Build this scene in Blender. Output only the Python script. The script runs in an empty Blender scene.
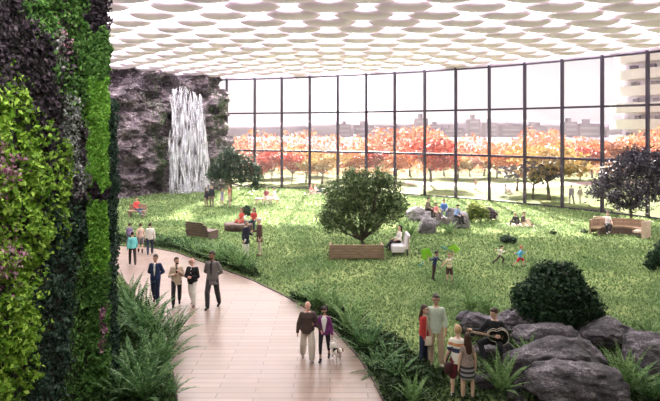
import bpy, math, random
import numpy as np
from mathutils import Vector, Matrix, noise as mnoise
R = math.radians
rng = random.Random(7)
F, HOR, CAM = 540.0, 129.0, 6.0          # focal length in pixels of a 660 px wide frame, eye-level row, eye height
CEIL_LIGHT, SUN, WORLD, EXPO, HAZE_OUT, BLOOM_IN, LENS_T, WALL_W, FRONT_W, SKIN_Y = 12.8, 40.0, 0.8, 0.12, 0.0002, 0.0006, 0.03, 950, 750, 16
scene = bpy.context.scene
COL = scene.collection

def G(px, py):                            # floor point seen at a pixel
    Y = CAM * F / (py - HOR)
    return Vector(((px - 330) / F * Y, Y, 0))
def A(px, py, Y):                         # point seen at a pixel, Y metres away
    return Vector(((px - 330) / F * Y, Y, CAM - (py - HOR) / F * Y))

# ------------------------------------------------------------------ materials
MATS = {}
def new_mat(name):
    m = bpy.data.materials.new(name); m.use_nodes = True
    nt = m.node_tree; nt.nodes.clear()
    out = nt.nodes.new('ShaderNodeOutputMaterial')
    return m, nt, out
def c4(c): return (c[0], c[1], c[2], 1)
def ramp(nt, cols, pos=None, interp='LINEAR'):
    r = nt.nodes.new('ShaderNodeValToRGB'); r.color_ramp.interpolation = interp
    e = r.color_ramp.elements
    n = len(cols)
    pos = pos or [i / max(1, n - 1) for i in range(n)]
    while len(e) < n: e.new(0.5)
    for i, (c, p) in enumerate(zip(cols, pos)):
        e[i].position = p; e[i].color = c4(c)
    return r
def plain(col, rough=0.75, name=None, var=0.12, scale=30, spec=0.3, metal=0, bump=0.0):
    key = ('p', tuple(col), rough, var, scale, metal, bump, spec)
    if key in MATS: return MATS[key]
    m, nt, out = new_mat(name or 'surface')
    b = nt.nodes.new('ShaderNodeBsdfPrincipled'); nt.links.new(b.outputs[0], out.inputs[0])
    b.inputs['Roughness'].default_value = rough; b.inputs['Metallic'].default_value = metal
    b.inputs['Specular IOR Level'].default_value = spec
    tc = nt.nodes.new('ShaderNodeTexCoord'); nz = nt.nodes.new('ShaderNodeTexNoise')
    nz.inputs['Scale'].default_value = scale; nz.inputs['Detail'].default_value = 4
    nt.links.new(tc.outputs['Object'], nz.inputs['Vector'])
    lo = [max(0, c * (1 - var)) for c in col]; hi = [min(1, c * (1 + var)) for c in col]
    r = ramp(nt, [lo, hi], [0.3, 0.7]); nt.links.new(nz.outputs[0], r.inputs[0]); nt.links.new(r.outputs[0], b.inputs['Base Color'])
    if bump:
        bp = nt.nodes.new('ShaderNodeBump'); bp.inputs['Strength'].default_value = bump
        nt.links.new(nz.outputs[0], bp.inputs['Height']); nt.links.new(bp.outputs[0], b.inputs['Normal'])
    MATS[key] = m
    return m
def leafmat(cols, name='leaf', trans=0.3, pos=None, rough=0.5):
    m, nt, out = new_mat(name)
    g = nt.nodes.new('ShaderNodeNewGeometry'); r = ramp(nt, cols, pos)
    nt.links.new(g.outputs['Random Per Island'], r.inputs[0])
    b = nt.nodes.new('ShaderNodeBsdfPrincipled'); b.inputs['Roughness'].default_value = rough
    b.inputs['Specular IOR Level'].default_value = 0.14
    t = nt.nodes.new('ShaderNodeBsdfTranslucent'); mx = nt.nodes.new('ShaderNodeMixShader'); mx.inputs[0].default_value = trans
    nt.links.new(r.outputs[0], b.inputs['Base Color']); nt.links.new(r.outputs[0], t.inputs[0])
    nt.links.new(b.outputs[0], mx.inputs[1]); nt.links.new(t.outputs[0], mx.inputs[2]); nt.links.new(mx.outputs[0], out.inputs[0])
    return m
def rockmat(c1, c2, c3, name='rock', scale=2.2):
    m, nt, out = new_mat(name)
    b = nt.nodes.new('ShaderNodeBsdfPrincipled'); b.inputs['Roughness'].default_value = 0.85; nt.links.new(b.outputs[0], out.inputs[0])
    tc = nt.nodes.new('ShaderNodeTexCoord')
    n1 = nt.nodes.new('ShaderNodeTexNoise'); n1.inputs['Scale'].default_value = scale; n1.inputs['Detail'].default_value = 9; n1.inputs['Roughness'].default_value = 0.72
    n2 = nt.nodes.new('ShaderNodeTexNoise'); n2.inputs['Scale'].default_value = scale * 9; n2.inputs['Detail'].default_value = 6; n2.inputs['Roughness'].default_value = 0.8
    mp = nt.nodes.new('ShaderNodeMapping'); mp.inputs['Scale'].default_value = (1, 1, 2.2)
    nt.links.new(tc.outputs['Object'], mp.inputs[0])
    nt.links.new(mp.outputs[0], n1.inputs['Vector']); nt.links.new(mp.outputs[0], n2.inputs['Vector'])
    mul = nt.nodes.new('ShaderNodeMath'); mul.operation = 'MULTIPLY_ADD'; mul.inputs[1].default_value = 0.55
    ad = nt.nodes.new('ShaderNodeMath'); ad.operation = 'MULTIPLY'; ad.inputs[1].default_value = 0.45
    nt.links.new(n2.outputs[0], ad.inputs[0]); nt.links.new(n1.outputs[0], mul.inputs[0]); nt.links.new(ad.outputs[0], mul.inputs[2])
    r = ramp(nt, [c1, c2, c3], [0.41, 0.52, 0.63]); nt.links.new(mul.outputs[0], r.inputs[0]); nt.links.new(r.outputs[0], b.inputs['Base Color'])
    bp = nt.nodes.new('ShaderNodeBump'); bp.inputs['Strength'].default_value = 0.9; bp.inputs['Distance'].default_value = 0.06
    nt.links.new(mul.outputs[0], bp.inputs['Height']); nt.links.new(bp.outputs[0], b.inputs['Normal'])
    return m
def stripes(cols, pos, z0, z1, name='striped cloth'):
    m, nt, out = new_mat(name)
    b = nt.nodes.new('ShaderNodeBsdfPrincipled'); b.inputs['Roughness'].default_value = 0.8; nt.links.new(b.outputs[0], out.inputs[0])
    tc = nt.nodes.new('ShaderNodeTexCoord'); s = nt.nodes.new('ShaderNodeSeparateXYZ'); mr = nt.nodes.new('ShaderNodeMapRange')
    mr.inputs[1].default_value = z0; mr.inputs[2].default_value = z1
    nt.links.new(tc.outputs['Object'], s.inputs[0]); nt.links.new(s.outputs[2], mr.inputs[0])
    r = ramp(nt, cols, pos, 'CONSTANT'); nt.links.new(mr.outputs[0], r.inputs[0]); nt.links.new(r.outputs[0], b.inputs['Base Color'])
    return m
def woodmat(c1, c2, name='wood', sc=(1.2, 9, 9), rough=0.55):
    m, nt, out = new_mat(name)
    b = nt.nodes.new('ShaderNodeBsdfPrincipled'); b.inputs['Roughness'].default_value = rough; nt.links.new(b.outputs[0], out.inputs[0])
    tc = nt.nodes.new('ShaderNodeTexCoord'); mp = nt.nodes.new('ShaderNodeMapping'); mp.inputs['Scale'].default_value = sc
    nz = nt.nodes.new('ShaderNodeTexNoise'); nz.inputs['Scale'].default_value = 2.5; nz.inputs['Detail'].default_value = 6
    nt.links.new(tc.outputs['Object'], mp.inputs[0]); nt.links.new(mp.outputs[0], nz.inputs['Vector'])
    r = ramp(nt, [c1, c2], [0.35, 0.65]); nt.links.new(nz.outputs[0], r.inputs[0]); nt.links.new(r.outputs[0], b.inputs['Base Color'])
    return m

# ------------------------------------------------------------------ mesh building
def basis(d, hint=Vector((0, 0, 1))):
    d = d.normalized()
    x = hint.cross(d)
    if x.length < 1e-4: x = Vector((0, 1, 0)).cross(d) if abs(d.y) < 0.9 else Vector((1, 0, 0)).cross(d)
    x.normalize(); y = d.cross(x).normalized()
    return x, y, d
class MB:
    def __init__(s): s.v = []; s.f = []
    def ring_mesh(s, rings):              # list of rings (equal length), closed with fans
        n = len(rings[0]); b = len(s.v)
        for r in rings: s.v.extend(r)
        for i in range(len(rings) - 1):
            for j in range(n):
                k = (j + 1) % n
                s.f.append((b + i * n + j, b + i * n + k, b + (i + 1) * n + k, b + (i + 1) * n + j))
        s.f.append(tuple(b + j for j in reversed(range(n)))); e = b + (len(rings) - 1) * n
        s.f.append(tuple(e + j for j in range(n)))
    def loft(s, cs, rxs, rys, xd=None, n=14):   # elliptic sections along a line of centres
        cs = [Vector(c) for c in cs]; rings = []
        for i, c in enumerate(cs):
            d = (cs[min(i + 1, len(cs) - 1)] - cs[max(i - 1, 0)])
            if d.length < 1e-6: d = Vector((0, 0, 1))
            d.normalize()
            if xd is not None:
                x = (Vector(xd) - d * d.dot(Vector(xd))).normalized(); y = d.cross(x)
            else: x, y, _ = basis(d)
            rings.append([c + x * (rxs[i] * math.cos(2 * math.pi * j / n)) + y * (rys[i] * math.sin(2 * math.pi * j / n)) for j in range(n)])
        s.ring_mesh(rings)
    def tube(s, pts, rs, n=8): s.loft(pts, rs, rs, None, n)
    def cap(s, p0, p1, r0, r1, n=10):     # tapered capsule
        p0, p1 = Vector(p0), Vector(p1); d = p1 - p0
        if d.length < 1e-5: d = Vector((0, 0, 1e-4))
        u = d.normalized(); cs = []; rs = []
        for t in (80, 50, 22): cs.append(p0 - u * (r0 * math.sin(R(t)))); rs.append(r0 * math.cos(R(t)))
        cs += [p0, p1]; rs += [r0, r1]
        for t in (22, 50, 80): cs.append(p1 + u * (r1 * math.sin(R(t)))); rs.append(r1 * math.cos(R(t)))
        s.loft(cs, rs, rs, None, n)
    def ell(s, c, r, fr=None, n=12, m=8): # ellipsoid in a frame (x, y, z axes)
        c = Vector(c); fr = fr or (Vector((1, 0, 0)), Vector((0, 1, 0)), Vector((0, 0, 1)))
        rings = []
        for i in range(m + 1):
            t = -math.pi / 2 * 0.96 + math.pi * 0.96 * i / m
            cz, sz = math.cos(t), math.sin(t)
            rings.append([c + fr[0] * (r[0] * cz * math.cos(2 * math.pi * j / n)) + fr[1] * (r[1] * cz * math.sin(2 * math.pi * j / n)) + fr[2] * (r[2] * sz) for j in range(n)])
        s.ring_mesh(rings)
    def box(s, lo, hi, M=None):
        b = len(s.v)
        for z in (lo[2], hi[2]):
            for x, y in ((lo[0], lo[1]), (hi[0], lo[1]), (hi[0], hi[1]), (lo[0], hi[1])):
                p = Vector((x, y, z)); s.v.append(M @ p if M else p)
        for q in ((0, 3, 2, 1), (4, 5, 6, 7), (0, 1, 5, 4), (1, 2, 6, 5), (2, 3, 7, 6), (3, 0, 4, 7)): s.f.append(tuple(b + i for i in q))
    def prism(s, poly, z0, z1):           # extruded outline
        b = len(s.v); n = len(poly)
        s.v += [Vector((p[0], p[1], z0)) for p in poly] + [Vector((p[0], p[1], z1)) for p in poly]
        s.f.append(tuple(b + i for i in reversed(range(n)))); s.f.append(tuple(b + n + i for i in range(n)))
        for i in range(n): k = (i + 1) % n; s.f.append((b + i, b + k, b + n + k, b + n + i))
    def build(s, name, mat, parent=None, smooth=True, bevel=0, remesh=0, sub=0, M=None):
        me = bpy.data.meshes.new(name)
        me.from_pydata([tuple((M @ v) if M else v) for v in s.v], [], s.f)
        o = bpy.data.objects.new(name, me); COL.objects.link(o)
        for q in (mat if isinstance(mat, (list, tuple)) else [mat]): me.materials.append(q)
        if smooth: me.polygons.foreach_set('use_smooth', [True] * len(me.polygons))
        if parent: o.parent = parent
        if bevel:
            md = o.modifiers.new('bevel', 'BEVEL'); md.width = bevel; md.segments = 2; md.limit_method = 'ANGLE'
        if remesh:
            md = o.modifiers.new('remesh', 'REMESH'); md.mode = 'VOXEL'; md.voxel_size = remesh; md.use_smooth_shade = True
            md = o.modifiers.new('smooth', 'SMOOTH'); md.factor = 0.5; md.iterations = 3
        if sub:
            md = o.modifiers.new('sub', 'SUBSURF'); md.levels = sub; md.render_levels = sub
        return o
def npmesh(name, V, Fq, mat, parent=None, smooth=False):   # numpy vertices n x 3 and faces m x k
    me = bpy.data.meshes.new(name)
    k = Fq.shape[1]
    me.vertices.add(len(V)); me.vertices.foreach_set('co', np.asarray(V, np.float32).ravel())
    me.loops.add(Fq.size); me.loops.foreach_set('vertex_index', np.asarray(Fq, np.int32).ravel())
    me.polygons.add(len(Fq)); me.polygons.foreach_set('loop_start', np.arange(0, Fq.size, k, dtype=np.int32))
    me.update(calc_edges=True)
    if smooth: me.polygons.foreach_set('use_smooth', [True] * len(me.polygons))
    me.materials.append(mat)
    o = bpy.data.objects.new(name, me); COL.objects.link(o)
    if parent: o.parent = parent
    return o
def tag(o, label=None, cat=None, group=None, kind=None):
    if label: o['label'] = label
    if cat: o['category'] = cat
    if group: o['group'] = group
    if kind: o['kind'] = kind
    return o
def empty(name, loc=(0, 0, 0), rz=0, sc=1):
    o = bpy.data.objects.new(name, None); COL.objects.link(o); o.empty_display_size = 0.2
    o.location = loc; o.rotation_euler = (0, 0, rz); o.scale = (sc, sc, sc)
    return o
def copy_tree(o, parent=None):
    c = o.copy(); COL.objects.link(c)
    if parent: c.parent = parent
    for ch in list(o.children): copy_tree(ch, c)
    return c
def leaves(P, size, seed=0, N=None, flat=0.0, aspect=0.5, jitter=0.5):
    """rhombic folded leaves at the points P; N: preferred facing"""
    r = np.random.default_rng(seed); n = len(P)
    d = r.normal(size=(n, 3))
    if N is not None: d = d * (1 - flat) + N * flat * 1.6
    d /= np.linalg.norm(d, axis=1, keepdims=True) + 1e-9
    a = r.normal(size=(n, 3)); a -= (a * d).sum(1, keepdims=True) * d; a /= np.linalg.norm(a, axis=1, keepdims=True) + 1e-9
    b = np.cross(d, a)
    s = (size * (1 + jitter * (r.random(n) * 2 - 1)))[:, None] if np.ndim(size) == 0 else (size * (1 + jitter * (r.random(n) * 2 - 1)))[:, None]
    v = np.stack([P - a * s * .5, P + b * s * aspect * .5 + d * s * .12, P + a * s * .5, P - b * s * aspect * .5 + d * s * .12], 1).reshape(-1, 3)
    return v, np.arange(4 * n).reshape(n, 4)
def blob_points(blobs, n, seed, shell=0.55):
    r = np.random.default_rng(seed)
    vol = np.array([b[1][0] * b[1][1] * b[1][2] for b in blobs]) ** (2 / 3); idx = r.choice(len(blobs), n, p=vol / vol.sum())
    u = r.normal(size=(n, 3)); u /= np.linalg.norm(u, axis=1, keepdims=True)
    rad = (shell + (1 - shell) * r.random(n) ** 0.6)[:, None]
    C = np.array([tuple(b[0]) for b in blobs])[idx]; S = np.array([tuple(b[1]) for b in blobs])[idx]
    return C + u * rad * S, u

# ------------------------------------------------------------------ the materials of the place
m_metal = plain((0.035, 0.025, 0.045), 0.45, 'dark metal', metal=0.2)
m_rock = rockmat((0.01, 0.008, 0.011), (0.075, 0.063, 0.075), (0.4, 0.36, 0.39), 'boulder', 2.3)
m_cliff = rockmat((0.018, 0.012, 0.017), (0.125, 0.093, 0.112), (0.6, 0.5, 0.54), 'cliff rock', 0.55)
m_bark = woodmat((0.05, 0.035, 0.03), (0.13, 0.1, 0.085), 'bark', (6, 6, 1.5), 0.9)
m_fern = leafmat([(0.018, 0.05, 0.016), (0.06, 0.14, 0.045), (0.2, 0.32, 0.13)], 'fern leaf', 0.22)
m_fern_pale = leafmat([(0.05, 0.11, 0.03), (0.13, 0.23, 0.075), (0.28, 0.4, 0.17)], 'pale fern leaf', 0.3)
# ------------------------------------------------------------------ floor: lawn, path, ground outside
def grassmat():
    m, nt, out = new_mat('lawn grass')
    b = nt.nodes.new('ShaderNodeBsdfPrincipled'); b.inputs['Roughness'].default_value = 0.9; b.inputs['Specular IOR Level'].default_value = 0.1
    nt.links.new(b.outputs[0], out.inputs[0])
    tc = nt.nodes.new('ShaderNodeTexCoord')
    n1 = nt.nodes.new('ShaderNodeTexNoise'); n1.inputs['Scale'].default_value = 0.35; n1.inputs['Detail'].default_value = 6
    n2 = nt.nodes.new('ShaderNodeTexNoise'); n2.inputs['Scale'].default_value = 9; n2.inputs['Detail'].default_value = 8; n2.inputs['Roughness'].default_value = 0.75
    nt.links.new(tc.outputs['Object'], n1.inputs['Vector']); nt.links.new(tc.outputs['Object'], n2.inputs['Vector'])
    r1 = ramp(nt, [(0.06, 0.11, 0.035), (0.25, 0.3, 0.12)], [0.36, 0.64]); r2 = ramp(nt, [(0.35, 0.35, 0.35), (1.5, 1.5, 1.4)], [0.3, 0.7])
    nt.links.new(n1.outputs[0], r1.inputs[0]); nt.links.new(n2.outputs[0], r2.inputs[0])
    mx = nt.nodes.new('ShaderNodeMix'); mx.data_type = 'RGBA'; mx.blend_type = 'MULTIPLY'; mx.inputs[0].default_value = 1
    nt.links.new(r1.outputs[0], mx.inputs[6]); nt.links.new(r2.outputs[0], mx.inputs[7]); nt.links.new(mx.outputs[2], b.inputs['Base Color'])
    bp = nt.nodes.new('ShaderNodeBump'); bp.inputs['Strength'].default_value = 0.7; bp.inputs['Distance'].default_value = 0.08
    nt.links.new(n2.outputs[0], bp.inputs['Height']); nt.links.new(bp.outputs[0], b.inputs['Normal'])
    return m
m_lawn = grassmat()
mb = MB(); mb.box((-45, -14, -0.5), (48, 60, 0.0))
tag(mb.build('lawn', m_lawn, smooth=False), kind='structure')
mb = MB(); mb.box((-160, 60, -0.5), (200, 135, -0.01))
tag(mb.build('ground', m_lawn, smooth=False), kind='structure')
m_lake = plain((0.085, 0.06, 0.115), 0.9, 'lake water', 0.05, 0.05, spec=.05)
mb = MB(); mb.box((-700, 135, -0.6), (900, 900, -0.15))
tag(mb.build('lake', m_lake, smooth=False), kind='structure')

def pathmat():
    m, nt, out = new_mat('stone planks')
    b = nt.nodes.new('ShaderNodeBsdfPrincipled'); nt.links.new(b.outputs[0], out.inputs[0])
    b.inputs['Specular IOR Level'].default_value = 0.4
    tc = nt.nodes.new('ShaderNodeTexCoord'); br = nt.nodes.new('ShaderNodeTexBrick')
    br.inputs['Color1'].default_value = (0.30, 0.215, 0.18, 1); br.inputs['Color2'].default_value = (0.245, 0.172, 0.142, 1); br.inputs['Mortar'].default_value = (0.13, 0.09, 0.075, 1)
    br.inputs['Scale'].default_value = 1; br.inputs['Mortar Size'].default_value = 0.012; br.inputs['Brick Width'].default_value = 1.7; br.inputs['Row Height'].default_value = 0.24
    nt.links.new(tc.outputs['Object'], br.inputs['Vector'])
    nz = nt.nodes.new('ShaderNodeTexNoise'); nz.inputs['Scale'].default_value = 1.4; nz.inputs['Detail'].default_value = 6
    nt.links.new(tc.outputs['Object'], nz.inputs['Vector'])
    r = ramp(nt, [(0.9, 0.9, 0.9), (1.1, 1.09, 1.08)], [0.3, 0.7]); nt.links.new(nz.outputs[0], r.inputs[0])
    mx = nt.nodes.new('ShaderNodeMix'); mx.data_type = 'RGBA'; mx.blend_type = 'MULTIPLY'; mx.inputs[0].default_value = 1
    nt.links.new(br.outputs[0], mx.inputs[6]); nt.links.new(r.outputs[0], mx.inputs[7]); nt.links.new(mx.outputs[2], b.inputs['Base Color'])
    rr = ramp(nt, [(0.3, 0.3, 0.3), (0.38, 0.38, 0.38)], [0.35, 0.65]); nt.links.new(nz.outputs[0], rr.inputs[0]); nt.links.new(rr.outputs[0], b.inputs['Roughness'])
    bp = nt.nodes.new('ShaderNodeBump'); bp.inputs['Strength'].default_value = 0.08; bp.inputs['Distance'].default_value = 0.005
    nt.links.new(br.outputs[1], bp.inputs['Height']); bp.invert = True; nt.links.new(bp.outputs[0], b.inputs['Normal'])
    return m
right_px = [(60, 243), (110, 246), (150, 248), (176, 253), (200, 262), (225, 271), (252, 281), (285, 297), (310, 312), (335, 333), (358, 358), (372, 380), (382, 401)]
left_px = [(40, 250), (92, 256), (112, 265), (128, 285), (142, 305), (156, 328), (168, 352), (175, 380), (178, 401)]
rp = [G(*p) for p in right_px] + [Vector((0.95, 8, 0)), Vector((0.4, 2, 0)), Vector((0.2, -13, 0))]
lp = [G(*p) for p in left_px] + [Vector((-3.35, 8, 0)), Vector((-3.4, 2, 0)), Vector((-3.4, -13, 0))]
mb = MB(); mb.prism([(p.x, p.y) for p in lp] + [(p.x, p.y) for p in reversed(rp)], -0.05, 0.02)
tag(mb.build('path', pathmat(), smooth=False), kind='structure')
m_edge = plain((0.09, 0.07, 0.06), 0.7, 'path edging')
for nm, line, sgn in (('trim_1', rp, 1), ('trim_2', lp, -1)):
    mb = MB()
    for a, b in zip(line[:-1], line[1:]):
        d = (b - a).normalized(); n = Vector((-d.y, d.x, 0)) * 0.05 * sgn
        q = [a, b, b + n, a + n]; mb.prism([(p.x, p.y) for p in (q if sgn > 0 else q[::-1])], -0.05, 0.05)
    tag(mb.build(nm, m_edge, smooth=False), kind='structure')

# ------------------------------------------------------------------ glass wall (curved curtain wall)
mul_px = [200, 227, 255, 282, 310, 338, 366.5, 395, 425, 456, 489.5, 525, 562.5, 602.5, 648]
cu = np.polyfit([236, 425, 660], [113.6, 111, 104.7], 2); cl = np.polyfit([246, 425, 600], [150.6, 153.9, 160], 2)
mull = []
for x in mul_px:
    gp = np.polyval(cl, x) - np.polyval(cu, x)
    mull.append(Vector(((x - 330) * 3.85 / gp, 3.85 * F / gp, 0)))
for k in range(4):                       # the curve carries on past the picture
    d = mull[-1] - mull[-2]; d.rotate(Matrix.Rotation(R(-3.0), 3, 'Z')); mull.append(mull[-1] + d)
CEIL = 11.2; T1, T2 = 3.77, 7.62
def glassmat():
    m, nt, out = new_mat('window glass')
    tr = nt.nodes.new('ShaderNodeBsdfTransparent'); tr.inputs[0].default_value = (0.97, 0.955, 0.975, 1)
    gl = nt.nodes.new('ShaderNodeBsdfGlossy'); gl.inputs['Roughness'].default_value = 0.02
    tl = nt.nodes.new('ShaderNodeBsdfTranslucent'); tl.inputs[0].default_value = (1, 0.93, 0.95, 1)
    a = nt.nodes.new('ShaderNodeMixShader'); a.inputs[0].default_value = 0.005
    b = nt.nodes.new('ShaderNodeMixShader'); b.inputs[0].default_value = 0.03
    nt.links.new(tr.outputs[0], a.inputs[1]); nt.links.new(tl.outputs[0], a.inputs[2])
    nt.links.new(a.outputs[0], b.inputs[1]); nt.links.new(gl.outputs[0], b.inputs[2]); nt.links.new(b.outputs[0], out.inputs[0])
    return m
m_glass = glassmat()
win = tag(empty('window_1', (0, 0, 0)), kind='structure')
mb0 = None
for p in mull:
    mb = MB(); i = mull.index(p)
    d = (mull[min(i + 1, len(mull) - 1)] - mull[max(i - 1, 0)]).normalized()
    M = Matrix.Translation(p) @ Matrix.Rotation(math.atan2(d.y, d.x), 4, 'Z')
    mb.box((-0.075, -0.22, 0), (0.075, 0.12, CEIL + 0.1), M); mb.build('mullion', m_metal, win, False)
for a, b in zip(mull[:-1], mull[1:]):
    d = b - a; M = Matrix.Translation(a) @ Matrix.Rotation(math.atan2(d.y, d.x), 4, 'Z'); L = d.length
    for z, h in ((0.06, 0.06), (T1, 0.09), (T2, 0.075), (CEIL - 0.05, 0.06)):
        mb = MB(); mb.box((0, -0.12, z - h), (L, 0.1, z + h), M); mb.build('transom', m_metal, win, False)
    for z0, z1 in ((0.1, T1 - 0.06), (T1 + 0.06, T2 - 0.06), (T2 + 0.06, CEIL - 0.08)):
        mb = MB(); mb.box((0.07, -0.01, z0), (L - 0.07, 0.01, z1), M); mb.build('pane', m_glass, win, False)

# ------------------------------------------------------------------ ceiling: luminous skin with staggered lens panels, and an added canted eave outside
def emitmat(col, st, name):
    m, nt, out = new_mat(name); e = nt.nodes.new('ShaderNodeEmission'); e.inputs[0].default_value = c4(col); e.inputs[1].default_value = st
    nt.links.new(e.outputs[0], out.inputs[0]); return m
m_sky_skin = emitmat((1.0, 0.965, 0.955), CEIL_LIGHT, 'luminous ceiling skin')
m_lens = leafmat([(0.74, 0.62, 0.73), (0.78, 0.66, 0.77)], 'lens panel', LENS_T)
inner = [Vector((p.x, p.y, 0)) for p in mull]
outline = [(-46, -14), (48, -14), (48, 20)] + [(p.x, p.y + 0.15) for p in reversed(inner)] + [(-20, 60), (-46, 50)]
mb = MB(); mb.prism([(-46, SKIN_Y), (48, SKIN_Y), (48, 20)] + outline[3:], CEIL + 0.62, CEIL + 0.8); nskin = len(mb.f)
mb.prism([(-46, -14), (48, -14), (48, SKIN_Y), (-46, SKIN_Y)], CEIL + 0.62, CEIL + 0.8)
def inside(x, y, poly):
    c = False; n = len(poly)
    for i in range(n):
        x1, y1 = poly[i]; x2, y2 = poly[i - 1]
        if (y1 > y) != (y2 > y) and x < (x2 - x1) * (y - y1) / (y2 - y1) + x1: c = not c
    return c
for j in range(-12, 24):
    for i in range(-20, 22):
        x = 11.8 + i * 3.4 + j * 1.72 - 3.4 * round(j * 1.72 / 3.4); y = 22.6 + j * 1.8
        if not all(inside(x + a, y + b, outline) for a, b in ((0, 1.2), (1.3, 0), (-1.3, 0))): continue
        s = 1.0 + 0.2 * mnoise.noise(Vector((x * .11 + y * .05, y * .11 - x * .04, 3.1)))
        s *= 1.0 - 0.12 * max(0, min(1, (y - 26) / 25))
        fr_ = (Vector((1, 0, 0)), Vector((0, math.cos(R(6)), math.sin(R(6)))), Vector((0, -math.sin(R(6)), math.cos(R(6)))))
        mb.ell((x, y, CEIL + 0.42), (1.36 * s, 1.12 * s, 0.34), fr_, 26, 8)
# edge band that closes the skin above the glass
edge = [(p.x, p.y) for p in inner]
for a, b in zip(edge[:-1], edge[1:]):
    mb.prism([(a[0], a[1] - .12), (b[0], b[1] - .12), (b[0], b[1] + .12), (a[0], a[1] + .12)], CEIL, CEIL + 0.7)
ceil = mb.build('ceiling', [m_sky_skin, m_lens], smooth=True)
mi = np.ones(len(ceil.data.polygons), np.int32); mi[:nskin] = 0; ceil.data.polygons.foreach_set('material_index', mi)
sm = np.ones(len(mi), bool); sm[:nskin] = False; ceil.data.polygons.foreach_set('use_smooth', sm)
tag(ceil, kind='structure')
mb = MB()
m_sunshade = plain((0.55, 0.53, 0.54), 0.7, 'roof eave')  # unseen overhang added to set where sunlight ends on the lawn
for a, b in zip(inner[:-1], inner[1:]):
    def far(p): return Vector((p.x * 1.0, max(p.y + 0.3, 55.5), 0))
    fa, fb = far(a), far(b); q = []
    for p, k in ((a, 0), (b, 0), (fb, b.y), (fa, a.y)): q.append((p.x, p.y + (.2 if not k else 0), CEIL + 0.15 + (0.2 * (p.y - k) if k else 0)))
    n = len(mb.v); mb.v += [Vector(v) for v in q] + [Vector(v) + Vector((0, 0, .5)) for v in q]
    for f in ((0, 3, 2, 1), (4, 5, 6, 7), (0, 1, 5, 4), (1, 2, 6, 5), (2, 3, 7, 6), (3, 0, 4, 7)): mb.f.append(tuple(n + i for i in f))
tag(mb.build('added_sunshade', m_sunshade, smooth=False), kind='structure')
mb = MB(); mb.box((-45, -14.4, 0), (48, -14, CEIL + .5))
m_plaster = plain((0.3, 0.28, 0.29), 0.8, 'plaster')
tag(mb.build('wall_back', m_plaster, smooth=False), kind='structure')
mb = MB(); mb.box((-46.4, -14, 0), (-46, 50, CEIL + .5)); tag(mb.build('wall_side', m_plaster, smooth=False), kind='structure')
mb = MB(); mb.box((48, -14, 0), (48.4, 12, CEIL + .5)); tag(mb.build('wall_right', m_plaster, smooth=False), kind='structure')

# ------------------------------------------------------------------ rock wall with waterfall
def fbm(p, o=5):
    return mnoise.fractal(p, 0.9, 2.1, o)
P0, P1 = Vector((-30.5, 36.6, 0)), Vector((-10.6, 55.3, 0))
along = (P1 - P0).normalized(); outn = Vector((along.y, -along.x, 0)); LW = (P1 - P0).length
def cliff_pt(u, v):                        # u, v in metres along and up
    base = P0 + along * u + Vector((0, 0, v))
    q = Vector((u, v * 1.5, 0))
    d = 1.1 * fbm(q * 0.16 + Vector((3, 1, 7)), 3) + 0.9 * fbm(q * 0.5, 5)
    c = mnoise.cell(Vector((u * .55 + .5 * mnoise.noise(q * .6), v * 0.95 + .35 * mnoise.noise(q * .6 + Vector((9, 9, 9))), 0)))
    d += 0.75 * c
    ledge = 0.55 * (1 - min(1, v / 11.0)) * 2.2
    top = 0.0
    w = max(0, 1 - abs(u - WF) / 2.6)
    d -= 0.8 * w * (0.3 + v / 14)
    return base + outn * (d + ledge - 0.3)
WF = (G(197, 196) - P0).dot(along) + 0.9
nu, nv = 210, 120
V = []; Fq = []
for i in range(nu + 1):
    for j in range(nv + 1):
        u = LW * i / nu; v = -0.2 + 11.9 * j / nv
        V.append(cliff_pt(u, v))
for i in range(nu):
    for j in range(nv):
        a = i * (nv + 1) + j; Fq.append((a, a + nv + 1, a + nv + 2, a + 1))
mb = MB(); mb.v = V; mb.f = Fq
n0 = len(V)                                # close the block behind
back = [P0 - outn * 2.5, P1 - outn * 2.5]
mb.box((0, -0.0, -0.2), (LW, 2.0, 11.7), Matrix.Translation(P0 - outn * 3.2) @ Matrix.Rotation(math.atan2(along.y, along.x), 4, 'Z') @ Matrix.Translation((0, 0, 0)))
for i in (0, nu):
    for j in range(nv):
        a = i * (nv + 1) + j; k = len(mb.v); mb.v += [V[a] - outn * 3, V[a + 1] - outn * 3]
        mb.f.append((a, a + 1, k + 1, k) if i == 0 else (a + 1, a, k, k + 1))
wr = tag(mb.build('wall_rock', m_cliff, smooth=False), kind='structure')

r_ = np.random.default_rng(11)
def cliff_leaves(name, label, spots, n, size, mat):
    P = []
    for k in range(n):
        u, v, su, sv = spots[k % len(spots)]
        uu, vv = u + r_.normal() * su, v + r_.normal() * sv
        if not (0.2 < uu < LW - .1 and 0.3 < vv < 11.3): continue
        P.append(cliff_pt(uu, vv) + outn * (0.05 + abs(r_.normal()) * 0.16))
    V, Fq = leaves(np.array([tuple(p) for p in P]), size, 5, aspect=0.4)
    return tag(npmesh(name, V, Fq, mat), label, 'plants', None, 'stuff')
m_heather = leafmat([(0.035, 0.025, 0.035), (0.1, 0.07, 0.1), (0.22, 0.17, 0.2)], 'heather leaf', 0.2)
m_climb = leafmat([(0.02, 0.05, 0.02), (0.06, 0.11, 0.04), (0.16, 0.2, 0.1)], 'climber leaf', 0.2)
cliff_leaves('cliff_heather', 'mauve heather growing in tufts over the top of the rock wall', [(10, 10.6, 4, .7), (16, 10.3, 4, .7), (22, 10.4, 3, .6), (14, 6, 4, 2.5), (11, 3, 3, 1.5)], 9000, 0.17, m_heather)
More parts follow.
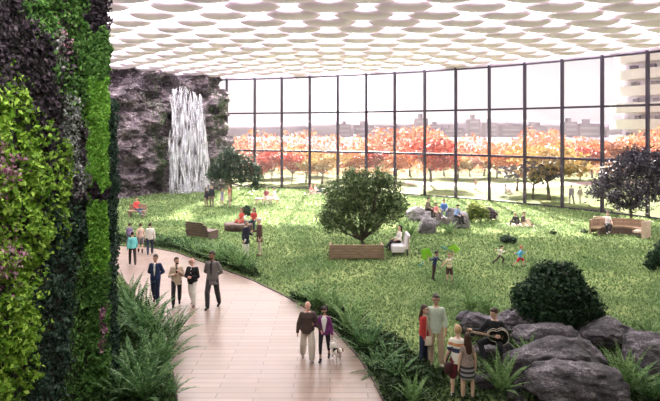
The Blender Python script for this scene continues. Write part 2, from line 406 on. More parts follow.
cliff_leaves('cliff_climber', 'green climbing plants hanging down the rock on both sides of the waterfall', [(WF - 3.0, 7, .5, 2.5), (WF + 3.4, 5, .5, 2.5), (WF + 3.6, 8, .6, 1.5), (WF - 2.6, 3, .4, 1.5), (9, 2, 2.5, 1.2)], 5500, 0.17, m_climb)

def watermat():
    m, nt, out = new_mat('falling water')
    d = nt.nodes.new('ShaderNodeBsdfDiffuse'); d.inputs[0].default_value = (0.8, 0.78, 0.86, 1)
    t = nt.nodes.new('ShaderNodeBsdfTranslucent'); t.inputs[0].default_value = (0.9, 0.9, 0.93, 1)
    tr = nt.nodes.new('ShaderNodeBsdfTransparent'); a = nt.nodes.new('ShaderNodeMixShader'); a.inputs[0].default_value = 0.4
    b = nt.nodes.new('ShaderNodeMixShader')
    tc = nt.nodes.new('ShaderNodeTexCoord'); mp = nt.nodes.new('ShaderNodeMapping'); mp.inputs['Scale'].default_value = (6, 6, 0.7)
    nz = nt.nodes.new('ShaderNodeTexNoise'); nz.inputs['Scale'].default_value = 1.0; nz.inputs['Detail'].default_value = 5
    r = ramp(nt, [(0.15, 0.15, 0.15), (1, 1, 1)], [0.36, 0.56])
    nt.links.new(tc.outputs['Object'], mp.inputs[0]); nt.links.new(mp.outputs[0], nz.inputs['Vector']); nt.links.new(nz.outputs[0], r.inputs[0])
    nt.links.new(d.outputs[0], a.inputs[1]); nt.links.new(t.outputs[0], a.inputs[2]); nt.links.new(tr.outputs[0], b.inputs[2]); nt.links.new(a.outputs[0], b.inputs[1])
    nt.links.new(r.outputs[0], b.inputs[0]); nt.links.new(b.outputs[0], out.inputs[0])
    return m
m_water = watermat()
wf = tag(empty('waterfall', G(200, 197)), 'white waterfall streaming down the dark rock wall', 'waterfall')
inv = Matrix.Translation(-wf.location)
def strands(n, u0, u1, spread, w0, w1, seed):
    r = random.Random(seed); mb = MB()
    for k in range(n):
        t = r.random(); ut = u0 + (u1 - u0) * t; vt = 9.9 - 1.2 * abs(t - .35) + r.uniform(-.8, .2)
        vb = 0.05 if r.random() < .75 else r.uniform(0.5, 5); w = r.uniform(w0, w1)
        pts = []; rs = []
        for q in range(9):
            f = q / 8; v = vt + (vb - vt) * f
            u = ut + (spread * (t - .35) + r.uniform(-.1, .1)) * f + 0.08 * math.sin(9 * t + 5 * f)
            base = P0 + along * u + Vector((0, 0, v)); bulge = 0.75 + 0.8 * math.sin(min(1, f * 1.6) * 1.57) + 0.5 * (1 - f)
            pts.append(base + outn * (bulge + 0.25 * r.random() * f + t * .1) - wf.location); rs.append(w * (0.5 + 0.9 * f) * r.uniform(.5, 1.25))
        mb.loft(pts, rs, [x * .35 for x in rs], along, 5)
    return mb
strands(170, WF - 2.0, WF + 1.2, 1.0, 0.025, 0.09, 1).build('veil', m_water, wf)
strands(20, WF - 1.2, WF + 1.0, 0.7, 0.12, 0.24, 2).build('curtain', m_water, wf)
mb = MB(); rr = random.Random(5)
for k in range(240):
    u = WF + rr.uniform(-1.5, 1.7); p = P0 + along * u + outn * (1.6 + rr.uniform(-.5, .8)) + Vector((0, 0, abs(rr.gauss(0, .55)))) - wf.location
    s = rr.uniform(.05, .16); mb.ell(p, (s, s, s * .8), None, 6, 4)
mb.build('spray', m_water, wf)['kind'] = 'stuff'

# ------------------------------------------------------------------ living wall
mb = MB(); mb.box((-6.2, 1.5, 0), (-5.55, 12.2, CEIL + .4)); mb.box((-6.2, 12.22, 0), (-5.1, 12.36, CEIL + .4))
tag(mb.build('wall_left', plain((0.03, 0.03, 0.025), 0.9, 'planting felt'), smooth=False), kind='structure')
m_plum = leafmat([(0.007, 0.005, 0.008), (0.02, 0.015, 0.02), (0.09, 0.065, 0.085)], 'plum leaf', 0.15)
m_mid = leafmat([(0.02, 0.06, 0.012), (0.06, 0.15, 0.03), (0.16, 0.3, 0.08)], 'green leaf', 0.2)
m_lime = leafmat([(0.04, 0.11, 0.008), (0.15, 0.29, 0.025), (0.36, 0.52, 0.09)], 'lime leaf', 0.25)
m_silver = leafmat([(0.06, 0.08, 0.06), (0.2, 0.22, 0.2), (0.48, 0.46, 0.48)], 'silver leaf', 0.2)
m_deep = leafmat([(0.005, 0.013, 0.009), (0.013, 0.034, 0.02), (0.06, 0.1, 0.07)], 'deep green leaf', 0.15)
m_bright = leafmat([(0.06, 0.17, 0.015), (0.15, 0.36, 0.04), (0.3, 0.54, 0.1)], 'bright green leaf', 0.3)
m_pink = leafmat([(0.16, 0.04, 0.09), (0.34, 0.16, 0.24), (0.5, 0.34, 0.4)], 'pink leaf', 0.2)
seeds = [  # name, label, category, material, leaf size, relief, pixels on the wall face
 ('plum_foliage', 'dark plum leaves filling the top corner of the living wall', m_plum, .085, .26, [(8, 10), (20, 45), (40, 55), (5, 80), (45, 80), (30, 100), (55, 105), (65, 60)]),
 ('plum_foliage', 'dark plum leaves between the lime and the silver plants', m_plum, .08, .2, [(52, 130), (50, 150), (55, 178)]),
 ('green_foliage', 'mid green leaves in the upper part of the living wall', m_mid, .085, .22, [(36, 4), (60, 14), (72, 25), (78, 50), (84, 70), (70, 84), (50, 26), (88, 20), (85, 5), (62, 72), (84, 95)]),
 ('lime_foliage', 'large bulge of lime green leaves low on the living wall', m_lime, .10, .34, [(5, 120), (25, 130), (10, 160), (35, 175), (5, 200), (25, 215), (40, 235), (8, 250), (28, 270), (10, 300), (22, 325), (6, 350), (20, 375)]),
 ('lime_foliage', 'small lime green clump beside the silver plants', m_lime, .09, .28, [(58, 168), (64, 195), (62, 212)]),
 ('lime_foliage', 'thin lime sprigs scattered in the plum leaves', m_lime, .08, .22, [(10, 96), (22, 104)]),
 ('silver_foliage', 'pale silver leaved trailing plants down the middle of the living wall', m_silver, .075, .2, [(72, 108), (74, 135), (77, 160), (78, 180), (60, 52)]),
 ('dark_foliage', 'almost black green leaves in the lower middle of the living wall', m_deep, .085, .26, [(55, 215), (75, 215), (50, 250), (70, 250), (45, 290), (62, 300), (42, 335), (58, 350), (35, 380), (55, 390), (84, 225)]),
 ('small_leaf_foliage', 'small leaved green plants at the foot of the living wall', m_mid, .06, .18, [(82, 265), (84, 300), (80, 330), (82, 360), (70, 380), (20, 398)]),
 ('pink_foliage', 'little pink flowering tuft high on the living wall', m_pink, .07, .2, [(64, 40)]),
 ('pink_foliage', 'little pink flowering tuft among the lime leaves', m_pink, .07, .36, [(6, 168), (8, 258)]),
 ('mauve_foliage', 'mauve leaved tuft next to the bright green column', m_heather, .07, .2, [(80, 195), (83, 150)]),
]
Sx = []; 
for k, s in enumerate(seeds):
    for (px, py) in s[5]:
        Y = -5.45 * F / (px - 330); Sx.append((Y, CAM - (py - HOR) / F * Y, k))
Sx = np.array(Sx)
rw = np.random.default_rng(3); n = 80000
PY = 4.5 + rw.random(n) * 7.75; PZ = rw.random(n) * CEIL
D = (np.abs(Sx[:, 0][None] - PY[:, None]) * 1.25) ** 2 + (Sx[:, 1][None] - PZ[:, None]) ** 2 * .8
D += np.abs(rw.normal(size=D.shape)) * 0.22
who = Sx[np.argmin(D, 1), 2].astype(int)
rel = np.array([0.6 + 1.0 * mnoise.noise(Vector((y * 1.9, z * 1.9, 1))) + 0.8 * mnoise.noise(Vector((y * 4.6, z * 4.6, 4))) + 0.5 * mnoise.noise(Vector((y * 10, z * 10, 7))) for y, z in zip(PY, PZ)])
for k, s in enumerate(seeds):
    q = who == k; m = q.sum()
    if not m: continue
    px = -5.55 + np.clip(rel[q], 0, 1.7) * s[4] * (0.55 + 0.45 * rw.random(m))
    V, Fq = leaves(np.stack([px, PY[q], PZ[q]], 1), s[3], 20 + k, np.array([[1.0, -.3, .25]]), 0.45, 0.55)
    tag(npmesh(s[0], V, Fq, s[2]), s[1], 'plants', 'planting of the living wall', 'stuff')
# the column at the end of the living wall
def face_leaves(name, label, n, x0, x1, y0, y1, z0, z1, size, mat, nrm, seed, keep=None):
    r = np.random.default_rng(seed)
    P = np.stack([x0 + (x1 - x0) * r.random(n), y0 + (y1 - y0) * r.random(n), z0 + (z1 - z0) * r.random(n)], 1)
    P += np.array([[0.05 * mnoise.noise(Vector((p[2] * 3, 0, seed))), 0.0, 0.35 * mnoise.noise(Vector((p[0] * 6, 3, seed)))] for p in P])
    P += np.array([[0.0, -0.12 * max(0, mnoise.noise(Vector((p[0] * 5, p[2] * 5, 2)))), 0] for p in P]) + 0.07 * np.array([[mnoise.noise(Vector(p) * 2.5), mnoise.noise(Vector(p) * 2.5 + Vector((5, 5, 5))), 0] for p in P])
    V, Fq = leaves(P, size, seed, np.array([nrm]), 0.45, 0.55)
    return tag(npmesh(name, V, Fq, mat), label, 'plants', 'planting of the living wall', 'stuff')
zz = lambda y: CAM - (y - HOR) / F * 12.1
face_leaves('bright_foliage', 'bright green leaves in a narrow upright column at the end of the living wall', 9000, -5.45, -4.97, 12.05, 12.22, zz(186), zz(78), .06, m_bright, (0.3, -1, .2), 41)
face_leaves('bright_foliage', 'lower bright green patch of the upright column below the dark gap', 4500, -5.45, -4.99, 12.05, 12.22, zz(272), zz(200), .06, m_bright, (0.3, -1, .2), 42)
face_leaves('dark_foliage', 'dark leaves in the gap between the two bright green column patches', 1200, -5.45, -5.0, 12.08, 12.25, zz(202), zz(184), .07, m_plum, (0.3, -1, .2), 43)
face_leaves('plum_foliage', 'plum leaves on the upright column near the top of the picture', 2600, -5.45, -4.96, 12.08, 12.25, zz(32), CEIL, .08, m_plum, (0.3, -1, .2), 44)
face_leaves('variegated_foliage', 'green and cream small leaves at the bottom of the upright column', 6500, -5.45, -4.95, 12.05, 12.25, 0.02, zz(270), .065, m_mid, (0.3, -1, .2), 45)
face_leaves('red_foliage', 'small red leaved tuft near the foot of the upright column', 260, -5.12, -4.96, 12.0, 12.15, zz(350), zz(305), .06, m_pink, (0.3, -1, .2), 46)
face_leaves('green_foliage', 'mid green leaves on the upright column between the plum top and the bright green', 3000, -5.45, -4.96, 12.06, 12.25, zz(84), zz(30), .075, m_mid, (0.3, -1, .2), 48)
face_leaves('ivy', 'dark ivy covering the side of the upright column facing the lawn', 8000, -5.12, -4.95, 12.2, 12.72, 0.02, zz(100), .085, m_deep, (1, -.3, .1), 47)
# ------------------------------------------------------------------ rocks
import bmesh
def rock(label, x0, x1, ytop, ybase, seed, depth=0.8, cat='rock', group='boulders', mat=None, tilt=0.0, name='boulder', sub=5, flat=0.0):
    """a boulder whose foot shows at ybase between x0 and x1 and whose top shows at ytop"""
    f = G((x0 + x1) / 2, ybase); w = (x1 - x0) / F * f.y; dp = w * depth; Yc = f.y + dp * 0.42
    w *= Yc / f.y
    h = CAM - (ytop - HOR) / F * Yc
    c = Vector((((x0 + x1) / 2 - 330) / F * Yc, Yc, 0))
    bm = bmesh.new(); bmesh.ops.create_icosphere(bm, subdivisions=sub, radius=1)
    r = random.Random(seed); planes = []
    for k in range(9):
        n = Vector((r.gauss(0, 1), r.gauss(0, 1), r.gauss(0.35, .7))).normalized(); planes.append((n, r.uniform(.62, .86)))
    off = Vector((seed * 3.7, seed * 1.3, seed * 2.1))
    for v in bm.verts:
        p = v.co.copy()
        p += p.normalized() * (0.22 * mnoise.noise(p * 1.1 + off) + 0.10 * (1 - 2 * abs(mnoise.noise(p * 1.7 - off))))
        for n, d in planes:
            e = p.dot(n) - d
            if e > 0: p -= n * e * 0.8
        p *= 1 + 0.09 * fbm(p * 2.4 + off, 5) + 0.05 * fbm(p * 6 + off, 3)
        v.co = p
    xs = [v.co.x for v in bm.verts]; ys = [v.co.y for v in bm.verts]; zs = [v.co.z for v in bm.verts]
    zmax, zmin = max(zs), min(zs)
    for v in bm.verts:
        x = ((v.co.x - min(xs)) / (max(xs) - min(xs)) - .5) * w; y = ((v.co.y - min(ys)) / (max(ys) - min(ys)) - .5) * dp
        t = (v.co.z - zmin) / (zmax - zmin); z = (t * 1.3 - 0.3) * h * (1 + tilt * x / w)
        v.co = Vector((x, y, z))
    me = bpy.data.meshes.new(name); bm.to_mesh(me); bm.free()
    me.polygons.foreach_set('use_smooth', [True] * len(me.polygons)); me.materials.append(mat or m_rock)
    o = bpy.data.objects.new(name, me); COL.objects.link(o); o.location = c
    return tag(o, label, cat, group)
rock('biggest dark boulder at the very front of the picture below the other boulders', 520, 622, 361, 409, 1, .75)
rock('long sloping boulder behind the biggest front boulder', 496, 606, 339, 388, 22, .55, tilt=0.55)
rock('rounded boulder with a pale top behind the long sloping boulder', 512, 584, 324, 358, 3, .75)
rock('flat topped boulder just below the round bush', 566, 634, 319, 350, 4, .75)
rock('boulder cut by the picture edge beside the tall fern', 624, 690, 336, 380, 5, .8)
rock('long low boulder behind the guitarist', 486, 566, 307, 335, 36, .6)
rock('boulder that the guitarist sits on', 474, 516, 337, 364, 7, .8)
rock('grey boulder half hidden behind the guitarist', 459, 500, 313, 340, 8, .8)
rock('small round boulder at the end of the row behind the standing woman', 455, 476, 310, 323, 9, .9)
rock('low dark rock beside the woman in the striped skirt', 474, 504, 373, 392, 10, .8)
rock('small brownish stone at the foot of the biggest boulder', 512, 536, 377, 397, 11, .9, cat='stone')
rock('small grey stone at the bottom edge under the brownish stone', 505, 525, 389, 404, 12, .9, cat='stone')
m_rock2 = rockmat((0.07, 0.06, 0.065), (0.19, 0.172, 0.18), (0.36, 0.33, 0.34), 'pale boulder', 1.2)
rg = 'rocks the four children sit on'
rock('round grey boulder in front of the four people sitting on rocks', 418, 437, 214, 234, 13, .9, mat=m_rock2, group=rg)
rock('flat long boulder under the person in the dark jacket on the rocks', 405, 434, 206, 222, 14, .9, mat=m_rock2, group=rg)
rock('boulder between the round one and the slab of the seated group', 431, 449, 212, 226, 15, 1.0, mat=m_rock2, group=rg)
rock('sloping slab under the person in blue on the rocks', 446, 471, 209, 229, 16, .8, mat=m_rock2, group=rg, tilt=-.4)

# ------------------------------------------------------------------ ferns
def fern_mesh(seed, nf=22, L=1.0, up=62, droop=1.0, pin=15):
    r = np.random.default_rng(seed); V = []; Fq = []
    for k in range(nf):
        az = 2 * math.pi * (k * 0.381966 + r.random() * .08); el = R(up + r.normal() * 11 - 22 * (k / nf)); l = L * (0.75 + .4 * r.random())
        p = np.array([0.03 * math.cos(az), 0.03 * math.sin(az), 0.02]); pts = [p]; tg = []
        for i in range(pin):
            d = np.array([math.cos(az) * math.cos(el), math.sin(az) * math.cos(el), math.sin(el)]); tg.append(d)
            p = p + d * l / pin; pts.append(p); el -= R(droop * (2.2 + 5.0 * (i / pin)) * 15 / pin)
        side0 = np.array([-math.sin(az), math.cos(az), 0])
        tw = r.normal() * .25
        for i in range(pin):
            t = i / pin; prof = math.sin(math.pi * min(1, 0.14 + t * .95) ** .8) ** .8 if t < .97 else .1
            ln = 0.085 * L * prof + .01; wd = l / pin * 1.25; d = tg[i]; nrm = np.cross(side0, d)
            for s in (-1, 1):
                o = side0 * s * math.cos(tw) + nrm * (0.25 + s * math.sin(tw) * .6); o = o / np.linalg.norm(o) * ln + d * ln * .45
                a = pts[i]; b = len(V)
                V += [a - d * wd * .25, a + o * .55 + d * wd * .55, a + o, a + o * .45 - d * wd * .3][::s]
                Fq.append((b, b + 1, b + 2, b + 3))
            b = len(V); w = .008 * L * (1 - t * .7); up_ = nrm * .006
            V += [pts[i] - side0 * w + up_, pts[i] + side0 * w + up_, pts[i + 1] + side0 * w + up_, pts[i + 1] - side0 * w + up_]; Fq.append((b, b + 1, b + 2, b + 3))
    return np.array(V), np.array(Fq)
fern_src = {}; fern_h = {}
def make_fern(kind, mat):
    root = empty('fern'); 
    prm = {'tall': (1, 20, 1.05, 76, .62, 24), 'wide': (2, 22, 1.0, 68, .72, 24), 'low': (3, 18, .8, 60, .8, 20)}[kind]
    V, Fq = fern_mesh(*prm); fern_h[kind] = V[:, 2].max(); npmesh('fronds', V, Fq, mat, root)
    mb = MB(); mb.ell((0, 0, .03), (.07, .07, .07), None, 8, 5); mb.build('crown', m_bark, root)
    return root
def fern(kind, px, py, ytop, label, group, mat=None, pale=False, loc=None):
    key = (kind, pale)
    p = loc or G(px, py); h = (py - ytop) / F * p.y
    if key not in fern_src: fern_src[key] = make_fern(kind, m_fern_pale if pale else m_fern); o = fern_src[key]
    else: o = copy_tree(fern_src[key])
    s = h / fern_h[kind]; o.location = p; o.scale = (s, s, s); o.rotation_euler = (0, 0, rng.uniform(0, 6.28))
    return tag(o, label, 'fern', group)
gl = 'ferns between the living wall and the path'
for a in [('wide', 136, 383, 336, 'dark fern nearest the foot of the living wall'), ('tall', 157, 372, 318, 'fern spilling over the path edge in the middle of the row beside the living wall'),
          ('tall', 150, 345, 288, 'tall fern beside the navy suited man'), ('wide', 172, 340, 306, 'fern whose fronds arch over the path below the four men'),
          ('tall', 126, 314, 268, 'fern at the top of the row beside the living wall'), ('wide', 140, 330, 285, 'fern in the middle of the row beside the living wall'),
          ('low', 115, 340, 305, 'low fern touching the ivy on the column'), ('wide', 145, 402, 352, 'fern at the bottom edge beside the path'),
          ('low', 168, 398, 372, 'low fern at the bottom corner of the path edge'), ('tall', 122, 400, 356, 'fern at the bottom edge against the living wall'),
          ('low', 165, 362, 330, 'low fern between the arching fern and the tall one')]:
    fern(*a, gl)
gb = 'ferns along the far edge of the path'
row = [(160, 246, 233), (176, 248, 233), (188, 251, 234), (197, 256, 237), (206, 257, 236), (214, 260, 238), (222, 263, 238), (228, 266, 240), (236, 268, 242), (241, 270, 247), (196, 249, 236), (232, 258, 240), (222, 255, 238), (184, 246, 236), (249, 273, 254)]
names = ['first fern of the row along the far path edge', 'second fern of the far path edge row', 'fern in front of the end of the dark wooden sofa bench', 'fern below the dark wooden sofa bench', 'fern just right of the dark wooden sofa bench', 'bright fern behind the navy suited man', 'fern behind the man in the beige blazer', 'fern behind the bald man in sunglasses', 'tall fern behind the man in the grey suit', 'fern at the feet of the old couple', 'small fern under the sofa bench', 'fern closest to the white trousers of the old couple', 'fern between the sofa bench and the old couple', 'small dark fern next to the man in the white jacket', 'last low fern of the far path edge row']
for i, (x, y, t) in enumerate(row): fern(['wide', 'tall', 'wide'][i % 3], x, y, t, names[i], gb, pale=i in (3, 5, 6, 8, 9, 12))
gc = 'ferns along the lawn side of the path'
for i, a in enumerate([('wide', 318, 309, 278, 'pale fern beside the path behind the bald man'), ('tall', 333, 316, 281, 'pale fern behind the woman in the purple cardigan'), ('wide', 352, 335, 295, 'fern beside the small dog'),
          ('wide', 367, 352, 313, 'dark fern right of the small dog'), ('low', 388, 362, 335, 'low dark fern between the path and the standing couple'), ('tall', 413, 403, 370, 'pale fern at the bottom edge in front of the couple seen from behind'), ('low', 302, 300, 278, 'first small fern on the lawn side of the path'), ('low', 378, 372, 346, 'low dark fern at the path edge'), ('low', 398, 378, 352, 'low dark fern left of the woman in red')]):
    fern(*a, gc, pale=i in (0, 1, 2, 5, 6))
gd = 'ferns among the front boulders'
for i, a in enumerate([('tall', 471, 312, 282, 'pale fern behind the guitarist left of the round bush'), ('wide', 487, 316, 289, 'pale fern touching the round bush'), ('tall', 501, 393, 346, 'fern at the feet of the guitarist'), ('tall', 528, 361, 331, 'fern in front of the rounded boulder'),
          ('tall', 627, 392, 340, 'tall fern between the boulders near the picture edge'), ('wide', 652, 400, 365, 'fern at the bottom corner of the picture below the tall one'), ('tall', 632, 338, 312, 'pale fern behind the flat topped boulder'), ('tall', 650, 340, 310, 'pale fern near the picture edge behind the boulders'), ('low', 607, 330, 312, 'low fern right of the round bush')]):
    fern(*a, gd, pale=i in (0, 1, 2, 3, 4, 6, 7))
ge = 'ferns by the rocks with the four children'
for a in [('tall', 410, 236, 215, 'fern left of the round grey boulder'), ('wide', 449, 234, 219, 'fern in front of the rocks with the four children'), ('wide', 402, 228, 214, 'fern behind the lounge chair')]:
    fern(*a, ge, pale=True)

# ------------------------------------------------------------------ shrubs, bush, trees
def tree(name, label, base, blobs, n, size, mat, r0, fork, seed, cat='tree', group=None, stems=1, shell=.5, trunk_mat=None, loose=0.0):
    root = tag(empty(name, base), label, cat, group); r = random.Random(seed)
    bl = [(Vector(c), Vector(s)) for c, s in blobs]
    mb = MB(); fk = Vector((r.uniform(-.08, .08), r.uniform(-.05, .05), fork))
    mb.tube([(0, 0, -.05), (0.02, 0, fork * .35), fk], [r0 * 1.25, r0, r0 * .8])
    mb.build('trunk', trunk_mat or m_bark, root)
    mb = MB()
    for c, s in bl:
        q = fk.lerp(c, .5) + Vector((r.uniform(-.12, .12), r.uniform(-.12, .12), -.12 * (c - fk).length * .6))
        mb.tube([fk, fk.lerp(q, .55), q, c], [r0 * .62, r0 * .45, r0 * .3, r0 * .12], 6)
        for k in range(3):
            e = c + Vector((r.gauss(0, .5) * s.x, r.gauss(0, .5) * s.y, r.gauss(.1, .5) * s.z)); mb.tube([q, q.lerp(e, .5) + Vector((0, 0, .05)), e], [r0 * .22, r0 * .14, r0 * .05], 5)
    mb.build('branches', trunk_mat or m_bark, root)
    P, N = blob_points(bl, n, seed, shell)
    P = P + 0.12 * np.array([[mnoise.noise(Vector(p) * 2.2), mnoise.noise(Vector(p) * 2.2 + Vector((4, 4, 4))), mnoise.noise(Vector(p) * 2.2 + Vector((8, 8, 8)))] for p in P]) * 2
    if loose: P = P + np.random.default_rng(seed).normal(size=P.shape) * loose * np.abs(np.random.default_rng(seed + 1).normal(size=(len(P), 1)))
    V, Fq = leaves(P, size, seed, N, .25, .55); npmesh('crown', V, Fq, mat, root)
    return root
def rel(base, spots, Y=None):           # crown blobs from picture spots (px, py, rx_px, ry_px, dy)
    out = []
    for px, py, rx, ry, dy in spots:
        y = base.y + dy; p = A(px, py, y) - base; out.append(((p.x, p.y, p.z), (rx / F * y, rx / F * y * .9, ry / F * y)))
    return out
m_tree = leafmat([(0.03, 0.06, 0.025), (0.085, 0.13, 0.05), (0.2, 0.25, 0.11)], 'tree leaf', .3)
m_treedark = leafmat([(0.01, 0.02, 0.014), (0.025, 0.05, 0.03), (0.07, 0.1, 0.065)], 'dark tree leaf', .2)
m_treeplum = leafmat([(0.015, 0.012, 0.022), (0.04, 0.035, 0.05), (0.12, 0.11, 0.13)], 'plum tree leaf', .15)
b = G(363, 247)
tree('broadleaf_tree', 'wide green multi-branched tree behind the wooden block bench on the lawn', b, rel(b, [(362, 184, 22, 15, 0), (385, 190, 17, 17, .3), (342, 195, 20, 17, -.2), (337, 213, 18, 13, -.4), (362, 205, 20, 16, .5), (388, 212, 17, 13, .2), (372, 222, 13, 9, -.5), (330, 222, 11, 9, 0), (353, 178, 12, 10, .6), (381, 178, 11, 9, -.3), (396, 204, 11, 13, 0), (350, 226, 10, 8, -.3)]), 16000, .125, m_tree, .11, .35, 1, shell=.3, loose=.13)
b = G(230, 202)
tree('dark_tree', 'dark leaning tree beside the foot of the waterfall', b, rel(b, [(232, 160, 14, 10, 0), (220, 168, 11, 9, 0), (245, 166, 11, 10, .3), (214, 176, 8, 6, 0), (255, 173, 7, 10, .2), (229, 174, 11, 8, -.3), (241, 178, 7, 6, 0), (256, 184, 4, 7, 0), (229, 152, 7, 6, 0)]), 6500, .19, m_treedark, .13, 1.5, 2, shell=.3, loose=.2)
b = G(631, 221)
tree('plum_tree', 'dark purple leaved tree behind the curved wooden bench', b, rel(b, [(630, 166, 19, 14, 0), (648, 168, 18, 15, .4), (612, 176, 14, 12, 0), (637, 156, 13, 9, 0), (602, 187, 11, 9, .2), (627, 190, 14, 10, -.4), (649, 191, 16, 12, 0), (594, 193, 7, 6, 0), (614, 198, 10, 8, -.3), (660, 180, 14, 16, .2), (637, 203, 11, 8, -.4), (664, 160, 12, 12, 0), (622, 207, 7, 5, 0)]), 10000, .18, m_treeplum, .1, .9, 3, shell=.3, loose=.2)
m_bush = leafmat([(0.008, 0.022, 0.012), (0.02, 0.05, 0.022), (0.055, 0.095, 0.05)], 'bush leaf', .15)
def bush(name, label, base, spots, n, size, mat, seed, cat='bush', group=None, shell=.6):
    root = tag(empty(name, base), label, cat, group); r = random.Random(seed); bl = [(Vector(c), Vector(s)) for c, s in rel(base, spots)]
    mb = MB()
    for c, s in bl: mb.tube([(0, 0, -.03), c * .5 + Vector((0, 0, .05)), c], [.03, .02, .01], 5)
    mb.build('stems', m_bark, root)
    P, N = blob_points(bl, n, seed, shell); P = P + np.random.default_rng(seed).normal(size=P.shape) * .05; P[:, 2] = np.maximum(P[:, 2], 0.03)
    V, Fq = leaves(P, size, seed, N, .3, .6); npmesh('foliage', V, Fq, mat, root)
    return root
b = G(556, 331)
bush('round_bush', 'large dark round bush behind the boulders', b, [(556, 292, 32, 27, 0), (535, 304, 22, 22, .1), (578, 304, 22, 22, .1), (556, 312, 30, 18, -.2), (525, 296, 14, 15, .3), (588, 311, 16, 14, 0), (547, 274, 16, 13, .2), (566, 275, 15, 13, 0), (597, 319, 10, 9, 0)], 15000, .10, m_bush, 8)
gs = 'shrubs of the lawn'
b = G(481, 222); m_yel = leafmat([(0.06, 0.1, 0.02), (0.15, 0.2, 0.05), (0.3, 0.33, 0.1)], 'yellow green leaf', .35)
bush('shrub', 'yellow green shrub right of the seated group on the rocks', b, [(474, 210, 8, 9, 0), (482, 213, 8, 7, 0), (470, 216, 6, 5, 0)], 1500, .17, m_yel, 9, 'shrub', gs, .2)
b = G(489, 220)
bush('shrub', 'small grey green shrub beside the yellow green shrub', b, [(489, 213, 6, 6, 0), (494, 215, 4, 4, 0)], 700, .15, m_heather, 10, 'shrub', gs, .3)
b = G(508, 243)
bush('shrub', 'low dark plant on the lawn above the running boy', b, [(506, 239, 6, 4, 0), (512, 240, 5, 3, 0)], 350, .13, m_treedark, 11, 'shrub', gs, .2)
b = G(655, 270)
bush('shrub', 'dark shrub cut by the picture edge on the lawn', b, [(656, 258, 8, 9, 0), (663, 252, 8, 12, 0), (650, 264, 6, 4, 0)], 1200, .14, m_bush, 12, 'shrub', gs, .3)
b = G(240, 222)
bush('shrub', 'small dark plant between the two women on the round bench', b, [(247, 211, 4, 5, 0)], 250, .15, m_treedark, 13, 'shrub', gs, .3)
b = G(608, 221)
for (x, y, l) in ((554, 234, 'small dark tuft left on the sunlit lawn in front of the curved bench'), (585, 233, 'small tuft nearest the woman on the curved bench')):
    b = G(x, y); bush('shrub', l, b, [(x, y - 1.5, 4, 2, 0)], 90, .12, m_treedark, 14 + x, 'shrub', gs, .2)

# undergrowth and grass, far too many leaves to count
def poly_points(px, n, seed):
    P = [G(*p) for p in px]; poly = [(p.x, p.y) for p in P]; r = np.random.default_rng(seed)
    lo = np.min(poly, 0); hi = np.max(poly, 0); out = []
    while len(out) < n:
        q = lo + (hi - lo) * r.random(2)
        if inside(q[0], q[1], poly): out.append((q[0], q[1], 0))
    return np.array(out)
def undergrowth(name, label, px, n, size, h, mat, seed):
    P = poly_points(px, n, seed); r = np.random.default_rng(seed)
    hh = np.array([max(.15, .55 + 1.1 * mnoise.noise(Vector((p[0] * 1.3, p[1] * 1.3, seed)))) for p in P]); P[:, 2] = .02 + r.random(n) * h * hh
    V, Fq = leaves(P, size, seed, np.array([[0, -.2, 1.0]]), .3, .5); return tag(npmesh(name, V, Fq, mat), label, 'plants', None, 'stuff')
m_under = leafmat([(0.006, 0.014, 0.005), (0.02, 0.042, 0.014), (0.07, 0.115, 0.04)], 'undergrowth leaf', .15)
m_clover = leafmat([(0.012, 0.03, 0.009), (0.035, 0.075, 0.024), (0.11, 0.18, 0.06)], 'clover leaf', .2)
undergrowth('undergrowth', 'low green ground cover between the living wall and the path', [(118, 290), (138, 306), (153, 330), (165, 354), (173, 382), (176, 405), (60, 405), (96, 392), (109, 380), (114, 340)], 9000, .09, .34, m_clover, 61)
undergrowth('undergrowth', 'dark leafy ground cover along the lawn side of the path', [(288, 297), (312, 312), (338, 333), (361, 358), (375, 380), (385, 405), (400, 405), (445, 385), (430, 368), (410, 352), (385, 335), (350, 312), (320, 296), (300, 292)], 9000, .10, .3, m_under, 62)
undergrowth('undergrowth', 'dark leafy ground cover between the standing people and the boulders', [(400, 405), (405, 375), (440, 372), (470, 345), (500, 330), (560, 335), (660, 345), (665, 405)], 9000, .09, .2, m_under, 63)
undergrowth('undergrowth', 'dark ground cover along the far edge of the path', [(110, 244), (150, 246), (178, 251), (202, 260), (227, 269), (254, 279), (262, 277), (240, 262), (215, 250), (180, 241), (150, 238), (115, 238)], 6000, .13, .4, m_under, 64)
def grass_mesh(n, seed):
    r = np.random.default_rng(seed)
    px = -150 + 1020 * r.random(n); py = HOR + 3240 / (12 + 44 * r.random(n) ** 1.25)
    Y = CAM * F / (py - HOR); X = (px - 330) / F * Y
    pth = [(p.x, p.y) for p in lp] + [(p.x, p.y) for p in reversed(rp)]
    k = np.array([not inside(x, y, pth) for x, y in zip(X, Y)]); X, Y = X[k], Y[k]
    gx = np.interp(X, [p.x for p in mull], [p.y for p in mull]); k = Y < gx - .3; X, Y = X[k], Y[k]; n = len(X)
    h = (0.05 + .05 * r.random(n)) * (0.7 + .018 * Y); w = .006 * Y ** .6; a = r.random(n) * 6.28; ln = r.normal(size=(n, 2)) * h[:, None] * .5
    z = np.zeros(n); dx, dy = np.cos(a) * w, np.sin(a) * w
    V = np.stack([np.stack([X - dx, Y - dy, z], 1), np.stack([X + dx, Y + dy, z], 1), np.stack([X + ln[:, 0], Y + ln[:, 1], h], 1)], 1).reshape(-1, 3)
    return V, np.arange(3 * n).reshape(n, 3)
m_blade = leafmat([(0.08, 0.14, 0.05), (0.168, 0.25, 0.098), (0.31, 0.4, 0.2)], 'grass blade', .35)
V, Fq = grass_mesh(210000, 5)
